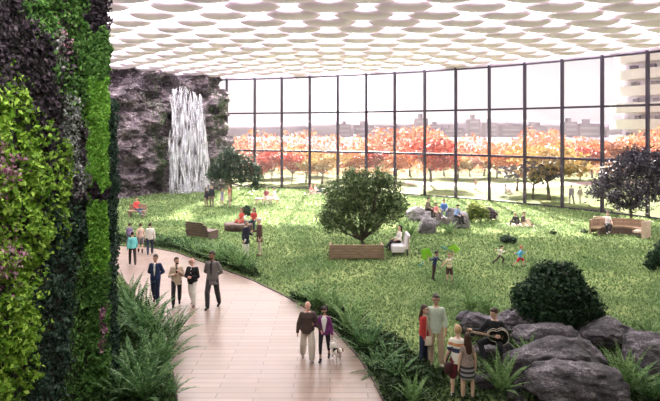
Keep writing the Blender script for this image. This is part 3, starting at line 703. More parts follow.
tag(npmesh('grass', V, Fq, m_blade), 'short green grass covering the lawn inside the glass hall', 'grass', None, 'stuff')

# ------------------------------------------------------------------ benches
m_wood = woodmat((0.2, 0.125, 0.085), (0.33, 0.22, 0.15), 'bench wood'); m_wooddk = woodmat((0.1, 0.062, 0.055), (0.19, 0.12, 0.1), 'dark bench wood'); m_woodlt = woodmat((0.4, 0.29, 0.22), (0.56, 0.43, 0.34), 'pale bench wood')
m_white = plain((0.62, 0.56, 0.6), 0.6, 'white lacquer')
def at(root, px, py, label, group, rz=0, name=None):
    root.location = G(px, py); root.rotation_euler = (0, 0, R(rz)); return tag(root, label, 'bench', group)
bgp = 'benches on the lawn'
t = at(empty('bench'), 356.5, 260, 'solid wooden block bench in front of the wide green tree', bgp)    # back faces the viewer
for k in range(5):
    mb = MB(); mb.box((-1.2, 0, .07 + k * .124), (1.2, .09, .07 + k * .124 + .119)); mb.build('back_board', m_wood, t, False, .008)
mb = MB(); mb.box((-1.2, .1, .3), (1.2, .75, .42)); mb.build('seat', m_wood, t, False, .01)
for s in (-1, 1):
    mb = MB(); mb.box((s * 1.2 - .05, .0, 0), (s * 1.2 + .05, .75, .66)); mb.build('side_panel', m_wood, t, False, .01)
t = at(empty('sofa_bench'), 197.5, 238, 'dark wooden slatted sofa bench with its back turned to the path', bgp, -30)
mb = MB(); prof = [(-.0, .06), (-.08, .5), (-.1, .86), (0.0, .9), (.1, .5), (.12, .06)]
def extr(prof, x0, x1):
    mb = MB(); n = len(prof); mb.v = [Vector((x0, p[0], p[1])) for p in prof] + [Vector((x1, p[0], p[1])) for p in prof]
    mb.f = [tuple(range(n)), tuple(reversed(range(n, 2 * n)))] + [(i, i + n, (i + 1) % n + n, (i + 1) % n) for i in range(n)]; return mb
for k in range(6):
    a, b2 = k / 6, (k + 1) / 6; z0, z1 = .08 + .82 * a, .08 + .82 * b2 - .012
    y = lambda z: .1 - .3 * (z / .9) ** 1.5
    extr([(y(z0), z0), (y(z1), z1), (y(z1) + .06, z1), (y(z0) + .06, z0)], -.85 + .12 * (k == 5), .7 - .16 * (k == 5)).build('back_slat', m_wooddk, t, False)
extr([(.05, .3), (.05, .42), (.62, .45), (.66, .38), (.6, .3)], -.85, .95).build('seat', m_wooddk, t, False, .01)
for x in (-.85, .9):
    extr([(-.02, 0), (-.06, .45), (.64, .47), (.6, 0)], x, x + .06).build('side_panel', m_wooddk, t, False, .01)
# curved bench with the woman in white
t = at(empty('curved_bench'), 619, 236, 'long curved wooden bench with a pale end panel under the purple tree', bgp)
def arc(a0, a1, r0, r1, z0, z1, n=18, rx=1.0, ry=.62):
    mb = MB(); rings = []
    for i in range(n + 1):
        a = R(a0 + (a1 - a0) * i / n); c, s = math.cos(a), math.sin(a)
        rings.append([Vector((r0 * c * rx, r0 * s * ry, z0)), Vector((r1 * c * rx, r1 * s * ry, z0)), Vector((r1 * c * rx, r1 * s * ry, z1)), Vector((r0 * c * rx, r0 * s * ry, z1))])
    mb.ring_mesh(rings); return mb
for k in range(4): arc(-32, 168, 1.52, 1.6, .1 + .19 * k, .1 + .19 * k + .18).build('back_slat', m_wood, t, False)
arc(-32, 168, 1.0, 1.52, .34, .44).build('seat', m_wood, t, False)
arc(-30, 166, 1.08, 1.16, .0, .34).build('plinth', m_wooddk, t, False)
M = Matrix.Rotation(R(-32), 4, 'Z')
arc(-62, -20, 1.6, 1.68, .04, .95, 8).build('end_panel', m_woodlt, t, False)
mb = arc(-60, -32, .95, 1.55, .3, .42, 6); mb.build('seat_end', m_woodlt, t, False)
# lounge chair at (400, 257)
t = tag(empty('lounge_chair', G(401, 256.5), R(0)), 'white lounge chair beside the wooden block bench', 'chair', bgp)
mb = MB(); mb.box((-.42, 0, .16), (.14, 1.0, .5)); mb.build('seat', m_white, t, False, .05)
extr([(0, .16), (0, .5), (1.0, .5), (1.0, .16)], .14, .2).build('side_panel', m_white, t, False, .02)
mb = MB(); M = Matrix.Translation((.24, 0, .4)) @ Matrix.Rotation(R(12), 4, 'Y'); mb.box((-.06, 0.02, -.1), (.1, 1.0, .62), M); mb.build('backrest', m_white, t, False, .05)
for x, y in ((-.36, .06), (.3, .06), (-.36, .92), (.3, .92)):
    mb = MB(); mb.cap((x, y, .02), (x, y, .3), .03, .03, 8); mb.build('leg', m_metal, t)
for y in (.04, .96): mb = MB(); mb.cap((.36, y, .12), (.36, y, .9), .03, .03, 8); mb.build('back_post', m_woodlt, t)
# small benches further back
def block_bench(px, py, w, label, rz, mat, back=True):
    t = at(empty('bench'), px, py, label, bgp, rz)
    mb = MB(); mb.box((-w / 2, -.25, .34), (w / 2, .25, .45)); mb.build('seat', mat, t, False, .01)
    for s in (-1, 1): mb = MB(); mb.box((s * (w / 2 - .12) - .05, -.22, 0), (s * (w / 2 - .12) + .05, .22, .36)); mb.build('leg', mat, t, False)
    if back: mb = MB(); mb.box((-w / 2, .2, .3), (w / 2, .27, .85)); mb.build('backrest', mat, t, False, .01)
    return t
block_bench(137, 217, 1.2, 'small wooden bench by the rock wall with a man in red', 0, m_wood)
block_bench(267, 204, 1.9, 'bench on the sunny lawn with two people seen against the glass', -4, m_woodlt, False)
t = at(empty('round_bench'), 242, 231, 'low round dark bench under the two women in red tops', bgp)
mb = MB(); mb.loft([(0, 0, 0), (0, 0, .38), (0, 0, .43)], [.72, .78, .74], [.72, .78, .74], None, 28); t2 = mb.build('seat', m_wooddk, t); t2.location = (-.1, .45, 0)
mb = MB(); mb.loft([(0, 0, 0), (0, 0, .4), (0, 0, .44)], [.42, .46, .44], [.42, .46, .44], None, 22); t2 = mb.build('stool_end', m_wooddk, t); t2.location = (-.62, .12, 0)
# ------------------------------------------------------------------ outside the glass
def simple_tree(name, label, mat, group, h, w, seed, n=1800, size=.28, multi=False):
    r = random.Random(seed); bl = []
    for k in range(9):
        a = r.random() * 6.28; q = r.random() ** .5 * w * .36; z = h * (.48 + .36 * r.random())
        bl.append(((q * math.cos(a), q * math.sin(a), z), (w * .24, w * .24, h * .17)))
    return tree(name, label, Vector((0, 0, 0)), bl, n, size, mat, .09 * h / 4, h * .3, seed, 'tree', group, shell=.3)
m_red = leafmat([(0.25, 0.02, 0.02), (0.45, 0.05, 0.035), (0.6, 0.13, 0.07)], 'red maple leaf', .3)
m_orange = leafmat([(0.32, 0.09, 0.03), (0.52, 0.17, 0.055), (0.62, 0.27, 0.11)], 'orange leaf', .3)
m_yellow = leafmat([(0.24, 0.15, 0.04), (0.42, 0.27, 0.08), (0.5, 0.38, 0.16)], 'yellow leaf', .3)
m_pinkish = leafmat([(0.35, 0.11, 0.09), (0.5, 0.21, 0.16), (0.58, 0.32, 0.24)], 'salmon leaf', .3)
kinds = {'red': ('red_maple', 'red maple on the grass outside the glass wall', m_red, 'red maples outside'), 'orange': ('orange_tree', 'orange autumn tree outside the glass wall', m_orange, 'orange trees outside'),
         'yellow': ('yellow_tree', 'pale yellow autumn tree outside the glass wall', m_yellow, 'yellow trees outside'), 'salmon': ('salmon_tree', 'salmon pink autumn tree outside the glass wall', m_pinkish, 'salmon trees outside'),
         'plum': ('purple_tree', 'dark purple leaved tree outside the glass beside a yellow tree', m_treeplum, 'purple tree outside')}
src = {}
spots = [('red', 272, 182, 152), ('red', 258, 184, 158), ('red', 292, 183, 154), ('orange', 306, 182, 156), ('yellow', 322, 184, 152), ('salmon', 338, 178, 150),
         ('orange', 352, 178, 150), ('red', 378, 178, 151), ('yellow', 366, 176, 150), ('orange', 396, 180, 150), ('salmon', 410, 176, 150), ('red', 431, 186, 141), ('orange', 444, 176, 150), ('yellow', 458, 178, 156),
         ('salmon', 470, 177, 158), ('orange', 484, 176, 152), ('yellow', 497, 178, 154), ('orange', 517, 191, 148), ('plum', 533, 199, 155), ('yellow', 549, 200, 143), ('orange', 505, 178, 152), ('red', 566, 178, 150), ('red', 580, 180, 148), ('orange', 592, 178, 144),
         ('salmon', 604, 176, 142), ('orange', 620, 178, 140), ('yellow', 642, 178, 144), ('salmon', 262, 176, 148), ('yellow', 282, 176, 147), ('red', 655, 182, 150), ('salmon', 318, 174, 147)]
for i, (k, px, py, pt) in enumerate(spots):
    nm, lb, mt, gp = kinds[k]
    p = G(px, py); h = (py - pt) / F * p.y
    if k not in src: src[k] = simple_tree(nm, lb, mt, gp, 4.0, 4.4, 100 + i); o = src[k]
    else: o = copy_tree(src[k])
    s = h / 3.75; o.location = p; o.scale = (s * rng.uniform(1.15, 1.5), s * 1.15, s); o.rotation_euler = (0, 0, rng.uniform(0, 6.28))
# wood beyond, and low hedge-like drifts: nobody could count these
def drift(name, label, x0, x1, y0, y1, n, hmax, size, mat, seed):
    r = np.random.default_rng(seed); X = x0 + (x1 - x0) * r.random(n); Y = y0 + (y1 - y0) * r.random(n)
    top = np.array([hmax * (.55 + .75 * mnoise.noise(Vector((x * .09, y * .09, seed))) + .3 * mnoise.noise(Vector((x * .3, y * .3, seed)))) for x, y in zip(X, Y)])
    Z = np.maximum(.1, top * r.random(n) ** .6); V, Fq = leaves(np.stack([X, Y, Z], 1), size, seed, None, 0, .7)
    return tag(npmesh(name, V, Fq, mat), label, 'trees', None, 'stuff')
m_drift = leafmat([(0.4, 0.08, 0.05), (0.52, 0.17, 0.08), (0.5, 0.27, 0.15), (0.48, 0.32, 0.17), (0.5, 0.11, 0.08)], 'autumn wood leaf', .3)
drift('forest', 'autumn wood of mixed orange and red trees before the lake', -75, 95, 90, 103, 38000, 6.4, .55, m_drift, 71)
drift('forest', 'low salmon and yellow autumn thicket in front of the orange wood', -45, 62, 70, 90, 20000, 2.6, .34, leafmat([(0.5, 0.18, 0.13), (0.5, 0.26, 0.13), (0.46, 0.34, 0.18), (0.48, 0.13, 0.1)], 'thicket leaf', .3), 72)
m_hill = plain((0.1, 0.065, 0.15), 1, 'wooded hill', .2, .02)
mb = MB(); V = []; n = 160
for i in range(n + 1):
    x = -900 + 2200 * i / n; h = 11 + 3 * mnoise.noise(Vector((x * .012, 2, 0))) + 1.2 * mnoise.noise(Vector((x * .06, 5, 0))) + 3.5 * max(0, 1 - abs((x - 110) / 150) ** 4)
    V.append([Vector((x, 430, -1)), Vector((x, 445, h * .7)), Vector((x, 480, h)), Vector((x, 600, h * .5)), Vector((x, 700, -1))])
mb.ring_mesh(V); tag(mb.build('hills', m_hill), kind='structure')
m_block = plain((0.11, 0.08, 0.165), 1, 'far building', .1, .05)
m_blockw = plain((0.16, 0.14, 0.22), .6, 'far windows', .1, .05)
def far_block(w, h, d):
    t = empty('apartment_block'); mb = MB(); mb.box((-w / 2, 0, 0), (w / 2, d, h)); mb.build('facade', m_block, t, False)
    for k in range(int(h / 4)):
        mb = MB(); mb.box((-w / 2 + 1, -.3, 1.5 + 4 * k), (w / 2 - 1, 0.2, 3.2 + 4 * k)); mb.build('window_band', m_blockw, t, False)
    mb = MB(); mb.box((-w * .2, d * .3, h), (w * .1, d * .7, h + 3)); mb.build('roof_hut', m_block, t, False)
    return t
fs = [far_block(15, 9.5, 9), far_block(9, 12.5, 9), far_block(24, 7.5, 9)]
rb = random.Random(9); used = set(); X = 5.0; wds = (15, 9, 24)
for i in range(15):
    k = rb.choice((0, 1, 2, 1, 0)); Y = 396 + rb.uniform(0, 20); X += wds[k] / 2 + rb.uniform(.8, 4)
    o = fs[k] if k not in used else copy_tree(fs[k]); used.add(k)
    o.location = (X, Y, -.2); o.scale = (1, 1, rb.uniform(.7, 1.15)); X += wds[k] / 2
    tag(o, 'hazy apartment block on the far shore of the lake', 'building', 'apartment blocks on the far shore')
for k in range(3):
    if k not in used: bpy.data.objects.remove(fs[k])
# pale round tower on the right
m_slab = plain((0.85, 0.83, 0.86), .6, 'white concrete'); m_tg = plain((0.6, 0.56, 0.66), .2, 'tower glass', .3, .4); m_twin = plain((0.14, 0.11, 0.17), .3, 'dark window')
t = tag(empty('tower', Vector((77, 118, 0))), 'white round balcony tower outside the glass behind the purple tree', 'building')
def ringpoly(r, n=40): return [(r * math.cos(6.2832 * k / n) * 1.15, r * math.sin(6.2832 * k / n)) for k in range(n)]
mb = MB(); mb.prism(ringpoly(10.4), -.1, 40); mb.build('core', m_tg, t, False)
for k in range(11):
    z = 2.4 + 3.55 * k; mb = MB(); mb.prism(ringpoly(12.6 if k < 3 else 11.8), z, z + 2.1); mb.build('balcony', m_slab, t, False)
for k in range(10):
    z = 2.4 + 3.55 * k + 2.1
    for a in (-150, -128, -110, -88, -170):
        a += (k * 37 % 13); c, s = math.cos(R(a)) * 11.0 * 1.15, math.sin(R(a)) * 11.0
        mb = MB(); mb.box((-.5, -.6, 0), (.7, .6, .8), Matrix.Translation((c, s, z)) @ Matrix.Rotation(R(a + 90), 4, 'Z')); mb.build('window', m_twin, t, False)
# a footpath outside and a low wall
m_pink = plain((0.62, 0.45, 0.42), .8, 'pink gravel')
mb = MB(); pp = [(405, 184), (440, 186), (480, 188), (520, 189), (560, 186), (620, 184), (700, 184), (700, 181), (620, 181), (560, 182.5), (500, 184), (440, 183), (405, 181)]
mb.prism([(G(*p).x, G(*p).y) for p in reversed(pp)], -.05, .02); tag(mb.build('footpath', m_pink, smooth=False), kind='structure')
# ------------------------------------------------------------------ people
m_eye = plain((0.03, 0.02, 0.02), .3, 'eye'); m_lip = plain((0.42, 0.16, 0.14), .6, 'lip')
SK = {'fair': (0.62, 0.40, 0.31), 'tan': (0.48, 0.29, 0.21), 'brown': (0.25, 0.135, 0.09), 'dark': (0.13, 0.07, 0.05), 'pink': (0.66, 0.38, 0.31)}
def V3(*a): return Vector(a)
POSES = {
 'stand': dict(LA=((.2, .03, -1), (.08, -.15, -1)), RA=((-.2, .03, -1), (-.08, -.15, -1)), LL=((.07, -.03, -1), (.02, .04, -1)), RL=((-.07, .02, -1), (-.02, .05, -1))),
 'walk': dict(LA=((.17, .25, -1), (.1, .02, -1)), RA=((-.17, -.2, -1), (-.1, -.5, -1)), LL=((.05, -.34, -1), (.0, .06, -1)), RL=((-.05, .2, -1), (0, .5, -1))),
 'walk2': dict(LA=((.17, -.2, -1), (.1, -.5, -1)), RA=((-.17, .25, -1), (-.1, .02, -1)), LL=((.05, .2, -1), (0, .5, -1)), RL=((-.05, -.34, -1), (.0, .06, -1))),
 'sit': dict(LA=((.2, -.25, -1), (-.1, -.9, -.25)), RA=((-.2, -.25, -1), (.1, -.9, -.25)), LL=((.14, -1, -.02), (.03, -.12, -1)), RL=((-.14, -1, -.02), (-.03, -.05, -1))),
 'ground': dict(LA=((.3, .1, -1), (.0, -.7, -.5)), RA=((-.3, -.3, -.9), (.1, -.8, .1)), LL=((.25, -.75, .7), (.05, -.55, -.85)), RL=((-.3, -.9, .35), (.2, -.7, -.62))),
}
def mix(p, **k): q = dict(p); q.update(k); return q
BACK = dict(LA=((.3, .3, -1), (-.75, .35, -.5)), RA=((-.3, .3, -1), (.75, .35, -.5)))
FRONT = dict(LA=((.25, -.12, -1), (-.75, -.7, .05)), RA=((-.25, -.12, -1), (.75, -.7, .0)))
n_people = 0
def person(label, loc, yaw, pose, outfit, skin='fair', height=1.75, hip=None, lean=(0, 0, 1), look=(0, 0), female=False, hair=(.04, .025, .02), hairstyle='short', build=1.0, vox=.014, group=None, extras=(), curl=.5):
    """yaw 0 faces the camera; +yaw turns towards the figure's own left. outfit: list of (kind, material/colour, options)"""
    g = group; up = V3(*lean).normalized(); front0 = V3(0, -1, 0); left = V3(1, 0, 0); front = (front0 - up * up.dot(front0)).normalized(); left = up.cross(front).normalized()
    root = tag(empty('person', loc, R(yaw), height / 1.75), label, 'person', g)
    sc = height / 1.75; chf = 1.09 if height > 1.3 else 1.3          # children have bigger heads
    th, sh = .435, .41
    d = {k: (V3(*pose[k][0]).normalized(), V3(*pose[k][1]).normalized()) for k in ('LA', 'RA', 'LL', 'RL')}
    if hip is None:
        low = min(d[k][0].z * th + d[k][1].z * sh for k in ('LL', 'RL')); hz = -low + .03 + .078
    else: hz = hip / sc
    P = V3(0, 0, hz); hw = .092 if not female else .096; sw = .172 if not female else .154
    sw *= (1 + (build - 1) * .5)
    N = P + up * .50
    yawh, pit = R(look[0]), R(look[1])
    hf = (front * math.cos(yawh) + left * math.sin(yawh)); hf = (hf * math.cos(pit) + up * math.sin(pit)).normalized(); hl = up.cross(hf).normalized(); hu = hf.cross(hl).normalized()
    H = N + up * .155 * (1 + (chf - 1) * .5) + hf * .018; fr = (hl, hf, hu)
    J = {}
    for s, k in ((1, 'L'), (-1, 'R')):
        S = N - up * .08 + left * (sw * s); E = S + d[k + 'A'][0] * .285; W = E + d[k + 'A'][1] * .25
        hp = P - up * .02 + left * (hw * s); K = hp + d[k + 'L'][0] * th; An = K + d[k + 'L'][1] * sh
        fd = d[k + 'L'][1].cross(V3(1, 0, 0) if True else left); toe = V3(0, -1, 0)
        shin = d[k + 'L'][1]; t = (toe - shin * toe.dot(shin) * (.75 if abs(shin.z) > .6 else .2)); t.normalize()
        if hip is None and shin.z < -.93: t = V3(s * .12, -1, -.03).normalized()
        J[k] = dict(S=S, E=E, W=W, hp=hp, K=K, A=An, toe=t)
    wst = .86 if female else 1.0; hpf = 1.06 if female else 1.0
    def torso(mb, off=0.0, z0=-.09, z1=.5, flare=0.0, coat=0.0):
        prof = [(-.09, .135 * hpf, .10), (-.03, .165 * hpf, .118), (.05, .160 * hpf, .115), (.15, .138 * wst, .102), (.25, .142 * wst * 1.04, .108), (.35, .162, .115), (.42, .150, .098), (.45, .128, .086), (.478, .092, .07), (.50, .062, .058)]
        cs, rx, ry = [], [], []
        for z, a, b in prof:
            if z < z0 - .001 or z > z1: continue
            bb = 1 + (build - 1) * (1.0 if z < .4 else .3)
            cs.append(P + up * z); rx.append(a * bb * (sw / .178 if z > .3 else 1) + off); ry.append(b * bb + off)
        if z0 < -.09:
            cs.insert(0, P + up * z0 + V3(0, 0, 0)); rx.insert(0, rx[0] + flare + .02); ry.insert(0, ry[0] + flare + .02)
        mb.loft(cs, rx, ry, left, 20)
        return mb
    def arm(mb, k, off, upto=2.0, flat=0):
        j = J[k]; q = .92 if female else 1.0; q *= (1 + (build - 1) * .5)
        S2 = j['S'] - left * (.02 if k == 'L' else -.02)
        if upto >= 1:
            mb.cap(S2, j['E'], .054 * q + off, .041 * q + off)
            if upto > 1: mb.cap(j['E'], j['E'].lerp(j['W'], upto - 1), .041 * q + off, (.041 - .012 * (upto - 1)) * q + off)
        else: mb.cap(S2, S2.lerp(j['E'], upto), .054 * q + off, (.05 - .006 * upto) * q + off * 1.4)
    def leg(mb, k, off, upto=2.0, wide=0):
        j = J[k]; q = 1 + (build - 1) * .6
        if upto >= 1:
            mb.cap(j['hp'], j['K'], .083 * q + off, .055 * q + off + wide)
            if upto > 1:
                e = j['K'].lerp(j['A'], upto - 1); m_ = j['K'].lerp(j['A'], .3 * (upto - 1)); bk = V3(0, .012, 0)
                mb.cap(j['K'], m_ + bk, .054 * q + off + wide, .054 * q + off + wide); mb.cap(m_ + bk, e, .054 * q + off + wide, (.036 if not off else .042) * q + off + wide)
        else: mb.cap(j['hp'], j['hp'].lerp(j['K'], upto), .083 * q + off, (.083 - .024 * upto) * q + off + wide)
    # the body: one continuous skin surface
    mb = MB(); torso(mb)
    mb.cap(N - up * .03, N + up * .07 + hf * .008, .054 if not female else .047, .05 if not female else .044)
    c = chf
    mb.ell(H + hu * .015, (.074 * c, .094 * c, .108 * c), fr); mb.ell(H + hf * .03 * c - hu * .06 * c, (.052 * c, .058 * c, .05 * c), fr); mb.ell(H + hf * .012 - hu * .02, (.066 * c, .08 * c, .08 * c), fr)
    mb.cap(H + hf * .092 * c + hu * .012, H + hf * .108 * c - hu * .022, .009 * c, .014 * c, 8)
    for s in (1, -1): mb.ell(H + hl * (s * .077 * c) - hf * .008 - hu * .005, (.012 * c, .022 * c, .032 * c), fr, 8, 6)
    for s, k in ((1, 'L'), (-1, 'R')):
        arm(mb, k, 0); leg(mb, k, 0); j = J[k]
        t_ = j['toe']; dn_ = t_.cross(left).normalized(); dn_ = dn_ if dn_.dot(d[k + 'L'][1]) > 0 else -dn_
        mb.cap(j['A'], j['A'] + dn_ * .04, .034, .03); mb.cap(j['A'] + dn_ * .045, j['A'] + t_ * .12 + dn_ * .052, .028, .022)
        w = j['W']; hd = d[k + 'A'][1]; side = left * s
        pn = (-side - hd * hd.dot(-side)); pn = pn.normalized() if pn.length > .2 else (V3(0, 0, -1) - hd * hd.dot(V3(0, 0, -1))).normalized()
        ac = hd.cross(pn).normalized()
        if ac.dot(front) < 0: ac = -ac
        pal = w + hd * .045; mb.ell(pal, (.040, .019, .052), (ac, pn, hd), 10, 7)
        for q, (o_, l_) in enumerate(((-.030, .062), (-.010, .075), (.011, .08), (.031, .07))):
            b0 = w + hd * .078 + ac * o_; f1 = (hd + pn * curl * .8 + ac * o_ * 3).normalized(); f2 = (hd + pn * curl * 2.2).normalized(); m1 = b0 + f1 * l_ * .5
            mb.cap(b0 - hd * .02, m1, .0105, .0095, 6); mb.cap(m1, m1 + f2 * l_ * .48, .0095, .0085, 6)
        tb = w + hd * .025 + ac * .03; tt = (hd * .8 + ac * .7 + pn * .35).normalized(); mb.cap(tb, tb + tt * .04, .0125, .011, 6); mb.cap(tb + tt * .04, tb + tt * .04 + (hd + pn * .5).normalized() * .03, .011, .009, 6)
    bd = mb.build('body', plain(SK[skin], .55, 'skin', .05, 12), root, remesh=vox if vox < .012 else vox * .9)
    for s in (1, -1):
        mb = MB(); mb.ell(H + hl * (s * .03 * c) + hf * (.083 * c) + hu * (.018 * c), (.013 * c, .009 * c, .007 * c), fr, 8, 5); mb.build('eye', m_eye, bd)
    mb = MB(); mb.ell(H + hf * (.086 * c) - hu * (.056 * c), (.022 * c, .008 * c, .006 * c), fr, 8, 5); mb.build('mouth', m_lip, bd)
    # hair
    if hairstyle != 'bald':
        hm = plain(hair, .6, 'hair', .25, 60); mb = MB()
        mb.ell(H + hu * .034 * c - hf * .022 * c, (.083 * c, .092 * c, .1 * c), fr)
        if hairstyle in ('short', 'curly'):
            mb.ell(H + hu * .085 * c + hf * .03 * c, (.062 * c, .062 * c, .036 * c), fr)
            if hairstyle == 'curly':
                for a in range(12): q = a * .52; mb.ell(H + hl * (.085 * math.cos(q)) + hu * (.05 + .06 * math.sin(q * 2)) - hf * (.03 + .06 * math.sin(q)), (.045, .045, .05), fr, 8, 6)
        if hairstyle == 'long':
            mb.ell(H + hu * .088 * c + hf * .025 * c, (.06 * c, .062 * c, .032 * c), fr)
            mb.loft([H - hf * .05 + hu * .06, H - hf * .075 - hu * .04, N - front * .095 - up * .0, N - front * .125 - up * .16, N - front * .115 - up * .22], [.08, .092, .1, .08, .03], [.05, .052, .045, .035, .015], left, 14)
            for s in (1, -1): mb.cap(H + hl * (s * .076) + hu * .03 - hf * .02, N + left * (s * .085) - up * .02 - front * .03, .022, .02)
        if hairstyle == 'bun': mb.ell(H - hf * .1 + hu * .06, (.045, .045, .045), fr, 10, 7)
        mb.build('hair', hm, root, remesh=.014)
    V = .015 if vox < .012 else .02; coat_ = None
    for item in outfit:
        kind, mt = item[0], item[1]; o = item[2] if len(item) > 2 else {}
        if not isinstance(mt, bpy.types.Material): mt = plain(mt, .85, 'cloth', .1, 18)
        mb = MB()
        if kind in ('shirt', 'sweater', 'jacket', 'cardigan', 'blazer'):
            thick = {'shirt': .012, 'sweater': .02, 'jacket': .024, 'cardigan': .02, 'blazer': .022}[kind]
            torso(mb, thick, o.get('hem', -.09), o.get('neck', .48), o.get('flare', .0))
            for k in 'LR': 
                sl = o.get('sleeve', 1.92)
                if sl > 0: arm(mb, k, thick * .8, sl)
            if kind in ('jacket', 'blazer', 'sweater'): mb.loft([N - up * .05, N - up * .005], [.085, .066], [.08, .066], left, 14)
        elif kind == 'shirt_front':      # the open front of a jacket
            mb.loft([P + up * o.get('low', .12) + front * .118, P + up * .3 + front * .128, P + up * .42 + front * .104, N + up * .005 + front * .05], [.012, o.get('w', .04), o.get('w', .04) * 1.25, .03], [.02, .022, .024, .02], left, 10)
        elif kind == 'trousers':
            mb.loft([P - up * .1, P - up * .03, P + up * .05, P + up * .1], [.13 * hpf, .172 * hpf, .17 * hpf, .16 * wst], [.105, .125, .122, .115], left, 18)
            for k in 'LR': leg(mb, k, .013, 1.94, o.get('wide', .008))
        elif kind == 'leggings':
            mb.loft([P - up * .1, P - up * .03, P + up * .05, P + up * .1], [.13 * hpf, .168 * hpf, .165 * hpf, .15 * wst], [.10, .122, .12, .11], left, 18)
            for k in 'LR': leg(mb, k, .007, o.get('upto', 1.7))
        elif kind == 'shorts':
            mb.loft([P - up * .1, P - up * .03, P + up * .05, P + up * .1], [.14 * hpf, .175 * hpf, .172 * hpf, .162 * wst], [.11, .127, .124, .117], left, 18)
            for k in 'LR': leg(mb, k, .016, o.get('upto', .8), .02)
        elif kind == 'skirt':
            if hip is None:
                l_ = o.get('len', .42); mb.loft([P - up * l_, P - up * .2, P - up * .05, P + up * .1], [.2 + o.get('flare', .0), .19, .18, .15 * wst + .01], [.15 + o.get('flare', .0), .145, .13, .115], left, 22)
            else:
                for k in 'LR': leg(mb, k, .02, .8, .02)
                mb.loft([P - up * .1, P + up * .1], [.18, .16], [.13, .12], left, 18)
        elif kind == 'hat': mb.ell(H + hu * .075, (.092, .105, .07), fr); mb.ell(H + hu * .055 + hf * .05, (.085, .11, .012), fr)
        elif kind == 'beard': mb.ell(H + hf * .04 - hu * .072, (.056, .06, .045), fr)
        elif kind == 'fringe': mb.ell(H - hf * .03 + hu * .0, (.081, .085, .05), fr)
        elif kind == 'sunglasses':
            for s in (1, -1): mb.ell(H + hl * (s * .034 * c) + hf * .094 * c + hu * .018, (.028, .01, .02), fr, 10, 6); mb.cap(H + hl * (s * .06) + hf * .085 + hu * .02, H + hl * (s * .08) - hu * .0 + hu * .02, .005, .005, 6)
            mb.cap(H + hl * .03 + hf * .1 + hu * .022, H - hl * .03 + hf * .1 + hu * .022, .005, .005, 6)
        elif kind == 'glasses':
            for s in (1, -1):
                ring = [H + hl * (s * .034) + hf * .1 + hu * .018 + hl * (.026 * math.cos(a * .6283)) + hu * (.02 * math.sin(a * .6283)) for a in range(11)]; mb.tube(ring, [.004] * 11, 5)
                mb.cap(H + hl * (s * .06) + hf * .095 + hu * .02, H + hl * (s * .08) + hu * .02, .004, .004, 6)
        elif kind in ('shoes', 'boots', 'sandals'):
            for k in 'LR':
                mb = MB(); j = J[k]; t = j['toe']; dn = t.cross(left).normalized(); dn = dn if dn.dot(d[k + 'L'][1]) > 0 else -dn; a = j['A'] + dn * .034
                mb.cap(a - t * .04 + dn * .006, a + t * .14 + dn * .012, .042, .033); mb.ell(a + t * .09 + dn * .008, (.045, .085, .034), (dn.cross(t), t, -dn), 12, 7)
                if kind == 'boots': mb.cap(j['A'], j['A'].lerp(j['K'], .3), .05, .054)
                else: mb.cap(j['A'], j['A'] + dn * .02, .046, .046)
                mb.build('shoe', mt, root, remesh=.012)
            continue
        elif kind == 'belt': mb.loft([P + up * .085, P + up * .115], [.165 * wst + .005, .162 * wst + .005], [.122, .12], left, 22); mb.build('belt', mt, root); continue
        elif kind == 'tie': mb.loft([P + up * .12 + front * .135, P + up * .3 + front * .148, N - up * .03 + front * .085], [.025, .02, .016], [.01, .01, .01], left, 8)
        ob_ = mb.build(kind, mt, coat_ if kind in ('shirt_front', 'tie') and coat_ else root, remesh=0 if kind in ('sunglasses', 'glasses', 'fringe', 'beard') else V)
        if kind in ('jacket', 'blazer', 'cardigan'): coat_ = ob_
    root['_'] = 0; del root['_']
    loc = Vector(loc); Mw = Matrix.Translation(loc) @ Matrix.Rotation(R(yaw), 4, 'Z') @ Matrix.Scale(sc, 4)
    info = {k: {q: Mw @ v for q, v in J[k].items() if q != 'toe'} for k in 'LR'}; info['H'] = Mw @ H; info['N'] = Mw @ N; info['P'] = Mw @ P; info['root'] = root; info['fwd'] = (Mw.to_3x3() @ front).normalized()
    return info
PZ = Vector((0, 0, .022))
def stand(label, px, py, ptop, yaw, pose, outfit, on=0.0, **k):
    p = G(px, py) + Vector((0, 0, on)); h = (py - ptop) / F * p.y
    return person(label, p, yaw, pose, outfit, height=h, **k)
S, WK, WK2, SIT, GR = (POSES[k] for k in ('stand', 'walk', 'walk2', 'sit', 'ground'))
blk, wht, navy, khaki, grey = (.012, .012, .015), (.75, .72, .7), (.018, .03, .085), (.44, .34, .24), (.1, .095, .1)
NEAR = .0095
w4 = 'four men walking on the path'
stand('man in a navy suit and white shirt walking on the path, hands behind him', 155.5, 304, 254, 0, mix(WK, **BACK), [('trousers', (.014, .02, .05)), ('blazer', navy, {'hem': -.17}), ('shirt_front', wht, {'low': .05}), ('shoes', blk)], .02, skin='tan', vox=NEAR, group=w4)
stand('bearded man in a beige blazer with hands raised to his chest on the path', 176.5, 306, 257, 18, mix(WK2, LA=((.2, -.2, -1), (-.6, -.55, .75)), RA=((-.25, -.15, -1), (.6, -.8, .35))), [('trousers', (.02, .02, .025)), ('blazer', (.55, .43, .33), {'hem': -.17}), ('shirt_front', (.02, .02, .025), {'low': .2}), ('beard', (.02, .014, .012)), ('shoes', blk)], .02, skin='tan', hair=(.03, .018, .014), look=(20, 5), vox=NEAR, group=w4)
